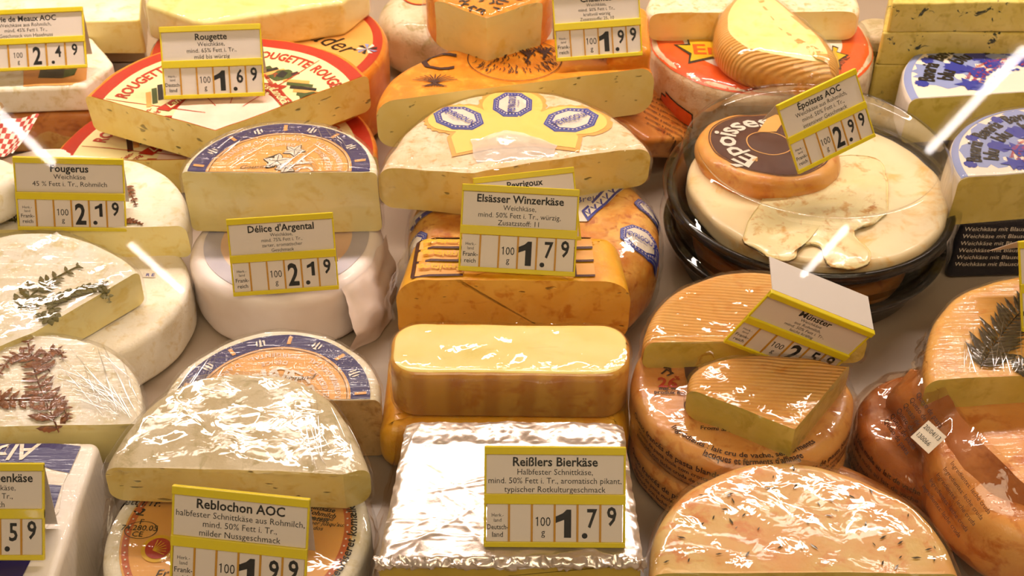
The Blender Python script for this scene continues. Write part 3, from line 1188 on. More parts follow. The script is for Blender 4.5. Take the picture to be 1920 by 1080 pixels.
f = Fr(415, 235, .098, tx=3)
cc = f.px(424, 218)
pl, pr = f.px(162, 178), f.px(706, 152)
R = ((pl - cc).length + (pr - cc).length) / 2
apex = f.px(404, 246)
ch = wheel('printed_cheese_wedge', 'large printed cheese wedge with red rim under the white-red tag', f, cc, R, .042, orange_r, paste, rr=.008,
           cuts=[(pl, apex), (apex, f.px(706, 134))], seed=32, wob=.01)
rougette(ch, cc, R * .95, [147, 108, 69, 32], 1)
# cheese with dark script on orange label behind the rougette wedge
f = Fr(500, 65, .088, tx=0)
ch = wheel('scripted_cheese_round', 'orange labelled cheese wheel with dark script behind the red rimmed wedge', f, (0.005, -.02), .128, .086, orange_r, paste, rr=.012, seed=35)
put_ring(ch, 'label_print', (0.005, -.02), 0, .112, p_or, k=12, n=100)
put_ring(ch, 'label_print', (0.005, -.02), .112, .122, p_red, k=2, n=100)
put_text(ch, 'ader', .036, f.px(612, 88), -38, p_dark, .0, .001, shear=.25, xs=.85)
put_text(ch, 'ade', .022, f.px(262, 82), 55, p_navy, .02, .001, shear=.3)
for q in ((655, 30), (688, 92), (270, 70)):
    p = f.px(*q)
    for k in range(9):
        a = k * .7
        put_poly(ch, 'label_flower', [p, p + Vector((cos(a), sin(a))) * .010, p + Vector((cos(a + .45), sin(a + .45))) * .012],
                 (p_navy, p_wh, p_sky)[k % 3], .0010, 0)
# cut block on top of it
f = Fr(470, 20, .128)
ol = rrect([f.px(270, 8), f.px(372, 42), f.px(640, 5), f.px(700, -40), f.px(300, -60)], [.01, .02, .01, .01, .01])
ch = cheese('cheese_block', 'pale yellow waxy block wrapped in film on the scripted wheel', f, ol, .040, paste_c, paste, rr=.005, seed=36)
wrap(ch, FILM, .002, .001, 40, 5)

# ------------------------------------------------------------------ delice d'argental
def leaf(ch, p, s, a):
    V = []
    for k in range(40):
        t = 2 * pi * k / 40
        r = s * (0.72 + 0.22 * cos(5 * t) + 0.06 * cos(15 * t))
        V.append((p[0] + r * cos(t + a), p[1] + r * sin(t + a)))
    put_poly(ch, 'leaf_print', [(p[0] + (v[0] - p[0]) * 1.12, p[1] + (v[1] - p[1]) * 1.12) for v in V], p_dark, .0010, 1)
    put_poly(ch, 'leaf_print', V, p_wh, .0013, 1)
    strokes(ch, 'leaf_veins', [[(p[0], p[1]), (p[0] + s * .8 * cos(a + k * 1.257), p[1] + s * .8 * sin(a + k * 1.257))] for k in range(5)], .0006, p_dark, .0016)


def fleur(ch, c, r, a, s):
    d = Vector((cos(radians(a)), sin(radians(a))))
    e = Vector((-d.y, d.x))
    p = Vector(c) + d * r
    for u, v, w, h in ((0, 0, .16, .5), (.26, -.05, .14, .36), (-.26, -.05, .14, .36), (0, -.38, .3, .09)):
        q = p + e * (u * s * 2) + d * (v * s * 2)
        put_poly(ch, 'lily_print', [q + e * (w * s * cos(t)) + d * (h * s * sin(t) * 1.6) for t in [k * pi / 5 for k in range(10)]], p_wh, .0010, 0)


def delice(ch, c, R, r_lab, seed, top_angles, mid=True):
    put_ring(ch, 'label_print', c, 0, r_lab * .80, p_or, k=14, n=110, label='apricot printed disc')
    put_ring(ch, 'label_print', c, r_lab * .80, r_lab, blue, k=4, n=110, label='violet blue ring of the label')
    for rr_ in (.78, .765):
        put_ring(ch, 'label_line', c, r_lab * (rr_ - .006), r_lab * rr_, p_wh if rr_ == .78 else p_dark, k=1, n=110, off=.0009)
    for i in range(18):
        a = 6 + i * 20 + seed * 7
        if i % 2:
            fleur(ch, c, r_lab * .90, a, r_lab * .075)
        else:
            d = Vector((cos(radians(a)), sin(radians(a))))
            e = Vector((-d.y, d.x))
            p = Vector(c) + d * (r_lab * .90)
            s = r_lab * .02
            put_poly(ch, 'label_mark', [p + d * s * 3 + e * s, p + d * s * 3 - e * s, p - d * s * 3 - e * s, p - d * s * 3 + e * s], p_peach, .0010, 0)
    for a in top_angles:
        put_arc(ch, "D'ARGENTAL", r_lab * .085, c, r_lab * .70, a, p_wh, .008, True, .0010, ls=1.1)
        put_arc(ch, "DELICE", r_lab * .085, c, r_lab * .58, a, p_wh, .008, True, .0010, ls=1.1)


f, a, b, c, R = arcfr((304, 752), (714, 750), .062)
ch = wheel('ringed_cheese_half', 'half white cheese with blue ringed label behind the grey half', f, c, R, .061, bloom_f, tan_cut, rr=.006, cuts=[(a, b)], seed=41, wob=.008)
delice(ch, c, R, R * .95 - .004, 0, [150, 95, 40, 12])
put_arc(ch, 'DÉLICE', .017, c, R * .28, 120, p_wh, .02, False, .0012)
put_arc(ch, "D'ARGENTAL", .015, c, R * .28, 30, p_wh, .02, False, .0012)
put_text(ch, 'Gourmand', .008, f.px(545, 716), 8, p_dark, .0, .0013, shear=.5)
wrap(ch, FILM_S, .0010, .0018, 30, 41)
fan(ch, (330, 760), 40, 75, 30, 130, 22, 2, 60, w=.0004, off=.0024)

# paper wrapped wheel and half on it
f = Fr(538, 450, .060)
cw = (0, 0)
pw = wheel('paper_wrapped_cheese', 'whole cheese wheel in translucent white paper under the blue ringed half', f, cw, .0865, .0595, paper_w, rr=.010, seed=43, rough=.0016, rpart='rind')
put_ring(pw, 'label_print', cw, .058, .073, p_lil, k=3, n=100, label='blue ring showing faintly through paper')
put_ring(pw, 'label_print', cw, 0, .058, p_pink, k=10, n=100)
f, a, b, c, R = arcfr((338, 322), (706, 322), .1255)
ch = wheel('ringed_cheese_half', 'tall blue ringed cheese half standing on the paper wrapped wheel', f, c, R, .064, bloom_f, paste_c, rr=.006,
           cuts=[(a, (c + Vector((.004, -.003)))), ((c + Vector((.004, -.003))), b)], seed=42, wob=.008)
delice(ch, c, R, R * .93, 1, [140, 92, 38, 14])
leaf(ch, f.px(520, 305), .0125, .3)
leaf(ch, f.px(552, 284), .010, 1.1)
leaf(ch, f.px(536, 318), .009, 2.0)
put_arc(ch, "D'A", .022, c, R * .36, 18, p_wh, .012, True, .0013)
put_text(ch, 'Gourmand', .008, f.px(486, 318), 4, p_dark, .0, .0013, shear=.4)
wrap(ch, FILM_S, .0010, .0022, 30, 42)
fan(ch, (400, 318), 22, 48, 40, 190, 40, 3, 110, w=.0004, off=.0028)
fan(ch, (640, 318), 110, 150, 30, 120, 16, 4, 60, w=.0004, off=.0028)
sheet(ch.root, 'plastic_fold', [[(640, 290, .115), (690, 310, .112), (712, 350, .105)], [(650, 330, .095), (700, 345, .09), (718, 372, .085)],
                                [(655, 400, .07), (690, 410, .066), (712, 400, .064)]], FILM, .004, 110, 16, 16, 44)
sheet(pw.root, 'paper_fold', [[(640, 540, .060), (690, 500, .061), (722, 440, .061)], [(664, 620, .03), (712, 580, .03), (740, 500, .03)],
                              [(650, 668, .002), (718, 622, .002), (742, 560, .004)]], paper_w, .003, 60, 16, 16, 45)

# ------------------------------------------------------------------ reblochon
f = Fr(445, 1005, .055)
cr = Vector((0, .002))
ch = wheel('mountain_cheese_round', 'whole cheese wheel with orange paper label, bagged in film at the front', f, cr, .091, .054, bloom_f, rr=.008, seed=51)
put_ring(ch, 'label_print', cr, 0, .079, p_or, k=14, n=110)
put_ring(ch, 'label_print', cr, .073, .0775, I('rust', (196, 96, 44)), k=1, n=110, off=.0009)
for i in range(80):
    a = 2 * pi * i / 80
    put_poly(ch, 'dot_print', [(cr.x + .0752 * cos(a) + .0008 * cos(t), cr.y + .0752 * sin(a) + .0008 * sin(t)) for t in [k * pi / 3 for k in range(6)]], p_wh, .0013, 0) if 100 < i * 4.5 < 300 or i * 4.5 > 330 or i * 4.5 < 40 else None
put_text(ch, '50', .014, f.px(268, 928), -4, p_dark, .02, .001)
put_text(ch, 'mat.gr./ES\nFett i.Tr.', .0085, f.px(268, 934), -4, p_dark, .015, .001, shear=.2, lh=.9)
strokes(ch, 'rooster_print', [[f.px(252, 962), f.px(262, 950), f.px(272, 958), f.px(258, 966)], [f.px(264, 950), f.px(270, 960), f.px(262, 966), f.px(252, 960)],
                              [f.px(255, 966), f.px(270, 968)], [f.px(256, 951), f.px(268, 954)]], .0016, p_dark)
v, q = ring(f.px(265, 996), .0098, .0104, n=40, k=1)
conform(ch, 'stamp_print', [((x - f.px(265, 996).x) * 1.1 + f.px(265, 996).x, (y - f.px(265, 996).y) * .75 + f.px(265, 996).y) for x, y in v], q, p_dark, .001)
put_text(ch, 'F\n74.280.05\nCE', .0065, f.px(265, 985), -2, p_dark, .01, .001, lh=.85)
sc = f.px(297, 1030)
put_ring(ch, 'seal_print', sc, 0, .0115, p_bann, off=.0010, n=36, k=3)
put_ring(ch, 'seal_print', sc, 0, .0088, p_red, off=.0013, n=36, k=3)
for k in range(7):
    a = -.4 + k * .3
    strokes(ch, 'seal_rays', [[(sc.x - .003, sc.y - .002), (sc.x - .003 + .009 * cos(a), sc.y - .002 + .009 * sin(a))]], .0007, p_bann, .0017)
put_text(ch, 'Er', .010, f.px(300, 1084), 10, p_dark, .0, .001, shear=.4)
put_text(ch, 'französischer\nhalbfester\nSchnittkäse\naus Rohmilch\nhergestellt.', .0056, f.px(604, 938), -14, p_dark, .02, .001, align='CENTER', lh=.85, shear=.2)
put_text(ch, 'format round\nà consommer jusqu\'au:\nvoir dos', .0048, f.px(590, 975), -8, p_dark, .01, .001, lh=.95, shear=.2)
put_arc(ch, 'af upasteuriseret komælk.', .0088, cr, .0815, -14, p_dark, .02, True, off=.001, shear=.2)
put_side(ch, 'mælk, salt, løbe, syrekultur (maelk).', .0075, cr, .091, -50, -.022, p_dark, .005)
put_side(ch, 'Fromage au lait cru  halbfester', .0085, cr, .091, -160, -.022, p_dark, .005, shear=.2)
wrap(ch, FILM, .0035, .0022, 22, 51)
sheet(ch.root, 'bag_corner', [[(640, 905, .055), (676, 910, .058), (702, 922, .050)], [(640, 1000, .045), (690, 985, .040), (700, 1000, .03)],
                              [(610, 1095, .02), (670, 1095, .02), (700, 1090, .01)]], BAG, .005, 70, 18, 18, 52)
sheet(ch.root, 'bag_corner', [[(222, 915, .055), (206, 930, .05), (196, 960, .04)], [(210, 960, .045), (198, 990, .04), (190, 1010, .03)],
                              [(214, 1040, .03), (203, 1070, .02), (196, 1100, .01)]], BAG, .004, 70, 14, 18, 53)

f = Fr(440, 880, .096, tx=2, ty=1.5)
a, b = f.px(196, 878), f.px(688, 900)
c = (a + b) / 2
R = (b - a).length / 2
ol = catmull([f.px(*q) for q in ((190, 885), (212, 835), (250, 782), (316, 728), (390, 700), (460, 692), (540, 700), (606, 730), (646, 775),
                                (674, 830), (694, 890), (680, 950), (560, 1010), (430, 1030), (280, 1000), (200, 930))], 128)
ch = cheese('mountain_cheese_half', 'large grey-white cheese half with glossy film above the tag', f, ol, .035, grey_rind, paste, rr=.010,
            cuts=[(a + Vector((0, -.001)), f.px(420, 888)), (f.px(380, 882), f.px(648, 892)), (f.px(636, 894), f.px(700, 874))], seed=54, dome=.002)
wrap(ch, FILM, .0020, .0018, 26, 54)
fan(ch, (640, 880), 95, 125, 30, 150, 14, 5, 60, w=.0004, off=.003)

# ------------------------------------------------------------------ centre: foil block
f = Fr(960, 930, .074)
q = [f.px(716, 1058), f.px(1203, 1058), f.px(1163, 800), f.px(768, 795)]
ch = cheese('beer_cheese_block', 'big block in crinkled silver foil with olive cut front', f, rrect([f.px(708, 1075), f.px(1210, 1075), q[2], q[3]], .006), .072,
            foil_m, bier_p, rr=.009, cuts=[(f.px(700, 1060), f.px(1220, 1060))], rough=.0016, freq=110, seed=61, rpart='foil')
def foil_top():
    A, B, C_, D = P(707, 1060, .0755), P(1209, 1060, .0755), P(1168, 797, .0755), P(762, 795, .0755)
    nx, ny = 150, 120
    W = ch.root.matrix_world.inverted()
    rnd = random.Random(7)
    cr = []
    for k in range(46):                              # creases: ridges along random lines, mostly lengthwise
        p = Vector((rnd.random(), rnd.random()))
        a = rnd.gauss(pi / 2, .5) if k % 3 else rnd.gauss(0, .3)
        cr.append((p, Vector((cos(a), sin(a))), rnd.uniform(.08, .5), rnd.uniform(.0002, .0007), rnd.uniform(.006, .016)))
    V, Q = [], []
    for j in range(ny + 1):
        for i in range(nx + 1):
            u, v = i / nx, j / ny
            p = (A * (1 - u) + B * u) * (1 - v) + (D * (1 - u) + C_ * u) * v
            e = min(u, 1 - u) * 18
            z = -.004 * max(0, 1 - e) ** 2 - .005 * max(0, 1 - v * 22) ** 2
            if v > .84:
                z += .0015 * sin((v - .84) / .16 * pi) + .0012 * noise.noise(p * 90) + .001 * abs(noise.noise(p * 160))
            for q, d, ln, am, w in cr:
                r = Vector((u, v)) - q
                t, n_ = r.dot(d), r.x * d.y - r.y * d.x
                if abs(t) < ln and abs(n_) < w * 2:
                    z += am * max(0, 1 - abs(n_) / w) * (1 - (t / ln) ** 2)
            edge = max(0, 1 - v * 14) + .6 * max(0, 1 - e)
            z += noise.noise(p * 45) * .0010 + noise.noise(p * 130) * .00035 + edge * (noise.noise(p * 190) * .0022 + abs(noise.noise(p * 110)) * .002)
            V.append(W @ (p + Vector((edge * .0012 * noise.noise(p * 210), edge * .002 * noise.noise(p * 170 + Vector((9, 0, 0))), z + .0022))))
    for j in range(ny):
        for i in range(nx):
            a = j * (nx + 1) + i
            Q.append((a, a + 1, a + nx + 2, a + nx + 1))
    link('foil_sheet', pydata('foil_sheet', V, Q, True), foil_m, ch.root)


foil_top()
strip = sheet(ch.root, 'foil_hem', [[(704, 1044, .0790), (960, 1046, .0785), (1212, 1044, .079)], [(702, 1060, .0775), (960, 1062, .0765), (1214, 1060, .0775)],
                                    [(706, 1064, .072), (960, 1068, .071), (1210, 1066, .072)]], foil_m, .0026, 170, 110, 12, 62, pleat=.0008)
sheet(ch.root, 'plastic_fold', [[(760, 800, .06), (752, 900, .066), (722, 1000, .07), (706, 1090, .07)],
                                [(745, 800, .04), (738, 900, .05), (712, 1000, .055), (690, 1090, .05)],
                                [(748, 815, .0), (730, 900, .01), (704, 1000, .01), (690, 1090, .0)]], BAG, .003, 60, 24, 12, 64)

# winzer: lying loaf below, slice on it, loaf with cut face behind
f = Fr(950, 730, .049)
ol = rrect([f.px(706, 808), f.px(1180, 808), f.px(1180, 640), f.px(728, 640)], .012)
cheese('cheese_loaf', 'orange loaf end peeping out under the pale slice', f, ol, .048, winz_r, winz_r, rr=.018, seed=66)
f = Fr(955, 650, .0955)
ol = rrect([f.px(727, 702), f.px(1180, 706), f.px(1180, 606), f.px(738, 603)], .022)
ch = cheese('cheese_slice', 'thick pale yellow slice lying cut side up with banded orange sides', f, ol, .045, winz_side, winz_side, rr=.005,
            topcut=winz_top, seed=67, rough=.0006, cpart='side')
wrap(ch, FILM, .0016, .001, 38, 67)
f = Fr(955, 500, .114, tx=-1)
ol = rrect([f.px(722, 575), f.px(1196, 575), f.px(1160, 428), f.px(775, 428)], .018)
ch = cheese('cheese_loaf', 'amber loaf with cut front and orange banderole behind the pale slice', f, ol, .064, winz_r, paste_o, rr=.022, rb=.018,
            cuts=[(f.px(700, 524), f.px(1230, 528))], seed=68)
# banderole grid
for k, y in enumerate((520, 492, 468, 446, 428)):
    yb = (520, 492, 468, 446, 428, 412)[k + 1]
    for x0, x1 in ((778, 868), (1082, 1116)) if k < 5 else ():
        sh = (520 - y) * .16
        sgn = 1 if x0 < 900 else -.6
        put_poly(ch, 'label_print', [f.px(x0 + sh * sgn, y - 3), f.px(x1 + sh * sgn, y - 3), f.px(x1 + (520 - yb) * .16 * sgn, yb + 3), f.px(x0 + (520 - yb) * .16 * sgn, yb + 3)], p_or, .0008, 2)
        put_poly(ch, 'label_border', [f.px(x0 + sh * sgn - 8, y - 3), f.px(x0 + sh * sgn - 1, y - 3), f.px(x0 + (520 - yb) * .16 * sgn - 1, yb - 3), f.px(x0 + (520 - yb) * .16 * sgn - 8, yb - 3)], p_brown, .0009, 2)
        put_poly(ch, 'label_border', [f.px(x0 + sh * sgn - 6, y), f.px(x1 + sh * sgn, y), f.px(x1 + sh * sgn, y - 4), f.px(x0 + sh * sgn - 6, y - 4)], p_brown, .0011, 2)
        if x0 < 900:
            put_text(ch, 'Ermitage', .0115 - .0008 * k, f.px(828 + sh, yb + 7), 180, p_bann, .03, .0024, shear=.1, xs=.85)
sheet(ch.root, 'plastic_fold', [[(735, 600, .055), (722, 560, .07), (745, 500, .09), (775, 430, .10)], [(745, 600, .07), (732, 555, .085), (756, 500, .105), (785, 430, .112)]],
      FILM, .003, 90, 24, 8, 69)

# ------------------------------------------------------------------ peyrigoux
def octagon(ch, p, w, h, a, m=p_blu2, txt=True, s=1.0, full='PEYRIGOUX'):
    ca, sa = cos(radians(a)), sin(radians(a))
    T = lambda x, y: (p[0] + x * ca - y * sa, p[1] + x * sa + y * ca)

    def oct_(k, kk=.0):
        W, H = w * k, h * k
        e = .42
        return [T(*q) for q in ((-W, -H * e), (-W * e, -H), (W * e, -H), (W, -H * e), (W, H * e), (W * e, H), (-W * e, H), (-W, H * e))]
    put_poly(ch, 'octagon_print', oct_(1), m, .0011)
    put_poly(ch, 'octagon_print', oct_(.93), p_sky, .0013)
    put_poly(ch, 'octagon_print', oct_(.90), m, .0015)
    # white triangle teeth of the border
    V, Q = [], []
    o1, o0 = oct_(.78), oct_(.87)
    for i in range(8):
        A0, A1, B0, B1 = Vector(o1[i]), Vector(o1[(i + 1) % 8]), Vector(o0[i]), Vector(o0[(i + 1) % 8])
        n = 4
        for j in range(n):
            V += [tuple(A0 + (A1 - A0) * ((j + .2) / n)), tuple(A0 + (A1 - A0) * ((j + .8) / n)), tuple(B0 + (B1 - B0) * ((j + .5) / n))]
            Q.append((len(V) - 3, len(V) - 2, len(V) - 1))
    conform(ch, 'border_teeth', V, Q, p_wh, .0017)
    put_poly(ch, 'octagon_print', oct_(.70), p_wh, .0017)
    if txt:
        v, q = text(full, w * .40, .02, xs=.70)
        conform(ch, 'lettering', xf(v, T(0, -h * .16), a), q, m, .0029)
        v, q = text('Fromage affiné', w * .10, .0)
        conform(ch, 'lettering', xf(v, T(0, -h * .34), a), q, m, .0029)


f = Fr(1002, 400, .088)
co = f.px(1000, 398)
ch = wheel('stamped_cheese_round', 'amber whole cheese with blue octagon stamps under the white half', f, co, .113, .087, amber_r, rr=.030, seed=71, rough=.0018)
octagon(ch, f.px(1200, 442), .017, .015, -5, full='PEYRIGOUX')
octagon(ch, f.px(1222, 380), .015, .013, -25)
octagon(ch, f.px(768, 440), .016, .012, 40, txt=False)
put_poly(ch, 'label_print', [f.px(1040, 352), f.px(1120, 335), f.px(1160, 338), f.px(1172, 352), f.px(1100, 416), f.px(1050, 418)], p_wh, .0010)
put_poly(ch, 'label_print', [f.px(1148, 338), f.px(1172, 350), f.px(1102, 416), f.px(1090, 398)], p_blu2, .0013)
put_poly(ch, 'label_print', [f.px(1150, 343), f.px(1165, 352), f.px(1102, 409), f.px(1095, 400)], p_wh, .0016)
strokes(ch, 'label_pattern', [[f.px(1096 + 11 * k, 400 - 10 * k), f.px(1106 + 11 * k, 404 - 10 * k), f.px(1104 + 11 * k, 394 - 10 * k)] for k in range(6)], .0022, p_blu2, .0019)
put_text(ch, 'OUX', .017, f.px(1100, 358), 8, p_blu2, .03, .0014)
put_text(ch, 'Breuilh', .011, f.px(1110, 376), 20, p_blu2, .0, .0014, shear=.4)
put_poly(ch, 'label_print', [f.px(756, 385), f.px(830, 378), f.px(800, 398), f.px(758, 410)], p_wh, .0010)
put_poly(ch, 'label_print', [f.px(754, 404), f.px(758, 412), f.px(812, 394), f.px(806, 388)], p_blu2, .0013)
wrap(ch, FILM, .003, .002, 34, 71)

f, a, b, c, R = arcfr((706, 320), (1226, 284), .129)
ol = catmull([f.px(*q) for q in ((706, 322), (722, 286), (760, 236), (800, 205), (860, 178), (930, 166), (1000, 165), (1070, 176), (1130, 196),
                                (1180, 228), (1212, 258), (1227, 288), (1220, 340), (1130, 400), (960, 430), (800, 410), (720, 365))], 140)
ch = cheese('stamped_cheese_half', 'white rinded cheese half with three blue octagon stamps', f, ol, .042, peyr, paste, rr=.014, rb=.012,
            cuts=[(f.px(690, 312), f.px(905, 330)), (f.px(905, 332), f.px(1034, 290)), (f.px(1026, 293), f.px(1236, 268))][:1] +
            [(f.px(905, 326), f.px(1240, 270))], seed=72, rough=.0013, dome=.003)
# flower shaped yellow print: three lobes joined
oc = [f.px(860, 226), f.px(961, 200), f.px(1071, 229)]
rw = [(.031, .027), (.031, .034), (.036, .028)]
for col_, k, o in ((p_or, 1.0, .0006), (p_yel, .90, .0009)):
    for (p, (w, h)), aa in zip(zip(oc, rw), (25, 0, -25)):
        V = []
        for j in range(48):
            t = 2 * pi * j / 48
            rr_ = (1.02 + .035 * cos(j * pi)) if k == 1.0 else 1.0
            V.append((p.x + w * k * rr_ * cos(t), p.y + h * k * rr_ * sin(t) * 1.0))
        put_poly(ch, 'yellow_print', V, col_, o, 2)
    m_ = f.px(961, 262)
    k2 = .052 if k == 1.0 else .047
    e = 0 if k < 1 else 1
    put_poly(ch, 'yellow_print', [f.px(880 - 6 * e, 228), f.px(900, 214 - 4 * e), f.px(961, 205), f.px(1020, 214 - 4 * e), f.px(1060 + 6 * e, 230), f.px(1084 + 8 * e, 262),
                                  f.px(1078 + 8 * e, 284 + 6 * e), f.px(1000, 276 + 5 * e), f.px(920, 280 + 5 * e), f.px(856 - 8 * e, 292 + 5 * e), f.px(846 - 8 * e, 262)], col_, o + .0001, 3)
octagon(ch, oc[0], .0245, .0185, -42)
octagon(ch, oc[1], .0245, .018, 88)
octagon(ch, oc[2], .0265, .019, 38)
wrap(ch, FILM, .0022, .0012, 30, 72)
sheet(ch.root, 'plastic_fold', [[(884, 262, .134), (930, 250, .135), (985, 250, .135), (1046, 272, .134)],
                                [(888, 290, .133), (935, 285, .134), (985, 284, .134), (1040, 292, .133)],
                                [(896, 318, .128), (940, 314, .128), (985, 314, .127), (1036, 300, .128)],
                                [(896, 350, .105), (940, 352, .10), (990, 352, .10), (1040, 345, .10)]], HAZY, .0022, 70, 20, 24, 73)

# ------------------------------------------------------------------ chaumes
f = Fr(968, 215, .076)
ch = wheel('orange_cheese_round', 'orange cheese showing at the sides under the printed orange half', f, (.006, .03), .120, .075, orange_r, rr=.028, seed=75)
f, a, b, c, R = arcfr((704, 196), (1226, 122), .131)
ol = catmull([f.px(*q) for q in ((703, 200), (712, 160), (750, 122), (810, 92), (870, 78), (960, 66), (1060, 62), (1150, 74), (1205, 92), (1228, 122), (1222, 200),
                                (1120, 280), (960, 320), (800, 300), (720, 250))], 140)
ch = cheese('orange_cheese_half', 'orange rinded cheese half with brown printed letter and drawing', f, ol, .052, orange_r, paste_ch, rr=.018, rb=.018,
            cuts=[(a + Vector((-.01, .002)), b + Vector((.01, 0)))], seed=76)
put_text(ch, 'C', .050, f.px(818, 132), -4, brown_ink, .0, .001, xs=1.1)
rnd = random.Random(4)
st = []
for k in range(11):
    t = radians(25 + k * 13)
    o = f.px(815, 158)
    st.append([o, o + Vector((cos(t), sin(t))) * .010, o + Vector((cos(t) * 1.1 + (cos(t)) * .3, sin(t))) * .017])
for k in range(9):
    o = f.px(815, 158)
    st.append([o, o + Vector((-.012 + k * .003, -.006))])
strokes(ch, 'wheat_print', st, .0012, brown_ink, .001)
# the round engraved drawing: ring, hatching, tree strokes
pc = f.px(965, 112)
st = []
for k in range(60):
    t = 2 * pi * k / 60
    st.append([pc + Vector((cos(t) * .046, sin(t) * .042)), pc + Vector((cos(t + .1) * .046, sin(t + .1) * .042))])
for k in range(190):
    u, v_ = rnd.uniform(-.042, .044), rnd.uniform(-.030, .036)
    if (u / .046) ** 2 + (v_ / .042) ** 2 > .9:
        continue
    t = 1.2 + u * 18
    p = pc + Vector((u, v_))
    ln = rnd.uniform(.003, .010)
    st.append([p, p + Vector((cos(t), sin(t))) * ln * .5, p + Vector((cos(t + .4), sin(t + .4))) * ln])
strokes(ch, 'landscape_print', st, .0010, brown_ink, .001)
for u, v_ in ((-.01, 0), (.012, -.004), (.028, .0)):
    p = pc + Vector((u, v_))
    strokes(ch, 'tree_print', [[p, p + Vector((.002, .01)), p + Vector((.006 * k, .022))] for k in (-1.5, -.8, 0, .7, 1.4)], .0026, brown_ink, .0013)
put_text(ch, 'MES', .030, f.px(1120, 96), -4, brown_ink, .02, .001)
put_text(ch, 'Fromage', .012, f.px(1130, 112), -4, brown_ink, .0, .001)

# wedge on top with two cut sides
f = Fr(910, 10, .181, tx=4)
ap = f.px(912, 34)
ol = catmull([f.px(*q) for q in ((912, 52), (860, 30), (800, -20), (810, -90), (900, -120), (1000, -100), (1040, -30), (975, 28))], 80)
ch = cheese('cheese_wedge', 'pointed pale wedge with dark printed orange top, tip toward the customer', f, ol, .054, orange_r, paste_c, rr=.006,
            cuts=[(f.px(780, -16), ap), (ap, f.px(1060, -14))], seed=78)
rnd = random.Random(9)
st = []
for k in range(46):
    p = f.px(rnd.uniform(850, 970), rnd.uniform(-30, 24))
    t = rnd.uniform(0, 6.28)
    st.append([p, p + Vector((cos(t), sin(t))) * .005, p + Vector((cos(t + .7), sin(t + .7))) * .009])
strokes(ch, 'label_print', st, .0026, p_dark, .001)
wrap(ch, FILM, .003, .0015, 34, 78)

# white mould cheese behind
f = Fr(800, 8, .075)
ch = wheel('mould_cheese_round', 'rounded white mould cheese with orange sticker behind the pointed wedge', f, (0.0, .0), .058, .074, grey_rind, rr=.026, seed=79)
put_ring(ch, 'sticker', f.px(790, -6), 0, .022, p_or, n=40, k=5)
put_ring(ch, 'sticker_rim', f.px(790, -6), .020, .0225, p_red, n=40, k=1, off=.001)
# bag of orange cheese with printed text, between chaumes and the tub
f = Fr(1235, 215, .060, ty=24)
ol = rrect([f.px(1150, 215), f.px(1215, 262), f.px(1300, 262), f.px(1278, 185), f.px(1200, 150)], .01)
ch = cheese('wrapped_cheese', 'brown-orange printed packet squeezed beside the plastic tub', f, ol, .026, brown_r, brown_r, rr=.006, seed=81, cat='cheese')
for k in range(7):
    put_text(ch, 'fromage à pâte molle lavée', .0052, f.px(1240 + k * 3, 192 + k * 11), -14, brown_ink, .01, .001)
f = Fr(1190, 60, .150)
cheese('wrapped_cheese', 'orange edged packet standing behind the second tag of the back row', f, rrect([f.px(1140, 90), f.px(1222, 92), f.px(1215, 10), f.px(1140, 10)], .008), .05, orange_r, orange_r, rr=.01, seed=82)

# ------------------------------------------------------------------ ermitage wheel and pieces on it
f = Fr(1426, 70, .102)
R = (f.px(1640, 70) - f.px(1214, 70)).length / 2
c = f.px(1427, 70)
ch = wheel('labelled_cheese_round', 'big pink-white cheese wheel with orange and blue round label', f, c, R, .100, peyr, rr=.014, seed=84, rough=.0012)
put_ring(ch, 'label_print', c, R * .70, R * .97, p_oran, k=5, n=110)
put_ring(ch, 'label_print', c, R * .0, R * .70, p_wh, k=10, n=110, off=.0004)
put_ring(ch, 'label_print', c, R * .25, R * .88, blue, a0=55, a1=150, k=9, n=60, off=.0009)
put_arc(ch, 'APPELLATION D\'ORIGINE', .0115, c, R * .80, 292, p_dark, .0, True, off=.0009)
T = lambda x, y: f.px(x, y)
bn = [T(1278, 72), T(1302, 75), T(1298, 88), T(1380, 98), T(1500, 98), T(1520, 70), T(1400, 60), T(1340, 78), T(1300, 70)]
sg = lambda pts, m, o: put_poly(ch, 'banner', pts, m, o, 2)
sg([T(1262, 85), T(1290, 84), T(1286, 71), T(1345, 76), T(1420, 80), T(1500, 84), T(1510, 112), T(1420, 112), T(1345, 110), T(1290, 121), T(1292, 105), T(1262, 85)][:11], p_dark, .0012)
sg([T(1270, 87), T(1295, 88), T(1290, 74), T(1345, 79), T(1420, 83), T(1500, 87), T(1506, 109), T(1420, 109), T(1345, 107), T(1294, 117), T(1297, 103)], p_bann, .0015)
put_text(ch, 'Ermitage', .030, T(1395, 106), -2, p_oran, .02, .0018)
sg([T(1560, 88), T(1572, 92), T(1568, 100), T(1592, 106), T(1574, 116), T(1578, 132), T(1556, 130)], p_dark, .0012)
sg([T(1562, 92), T(1570, 95), T(1567, 102), T(1586, 107), T(1571, 116), T(1574, 129), T(1558, 127)], p_bann, .0015)
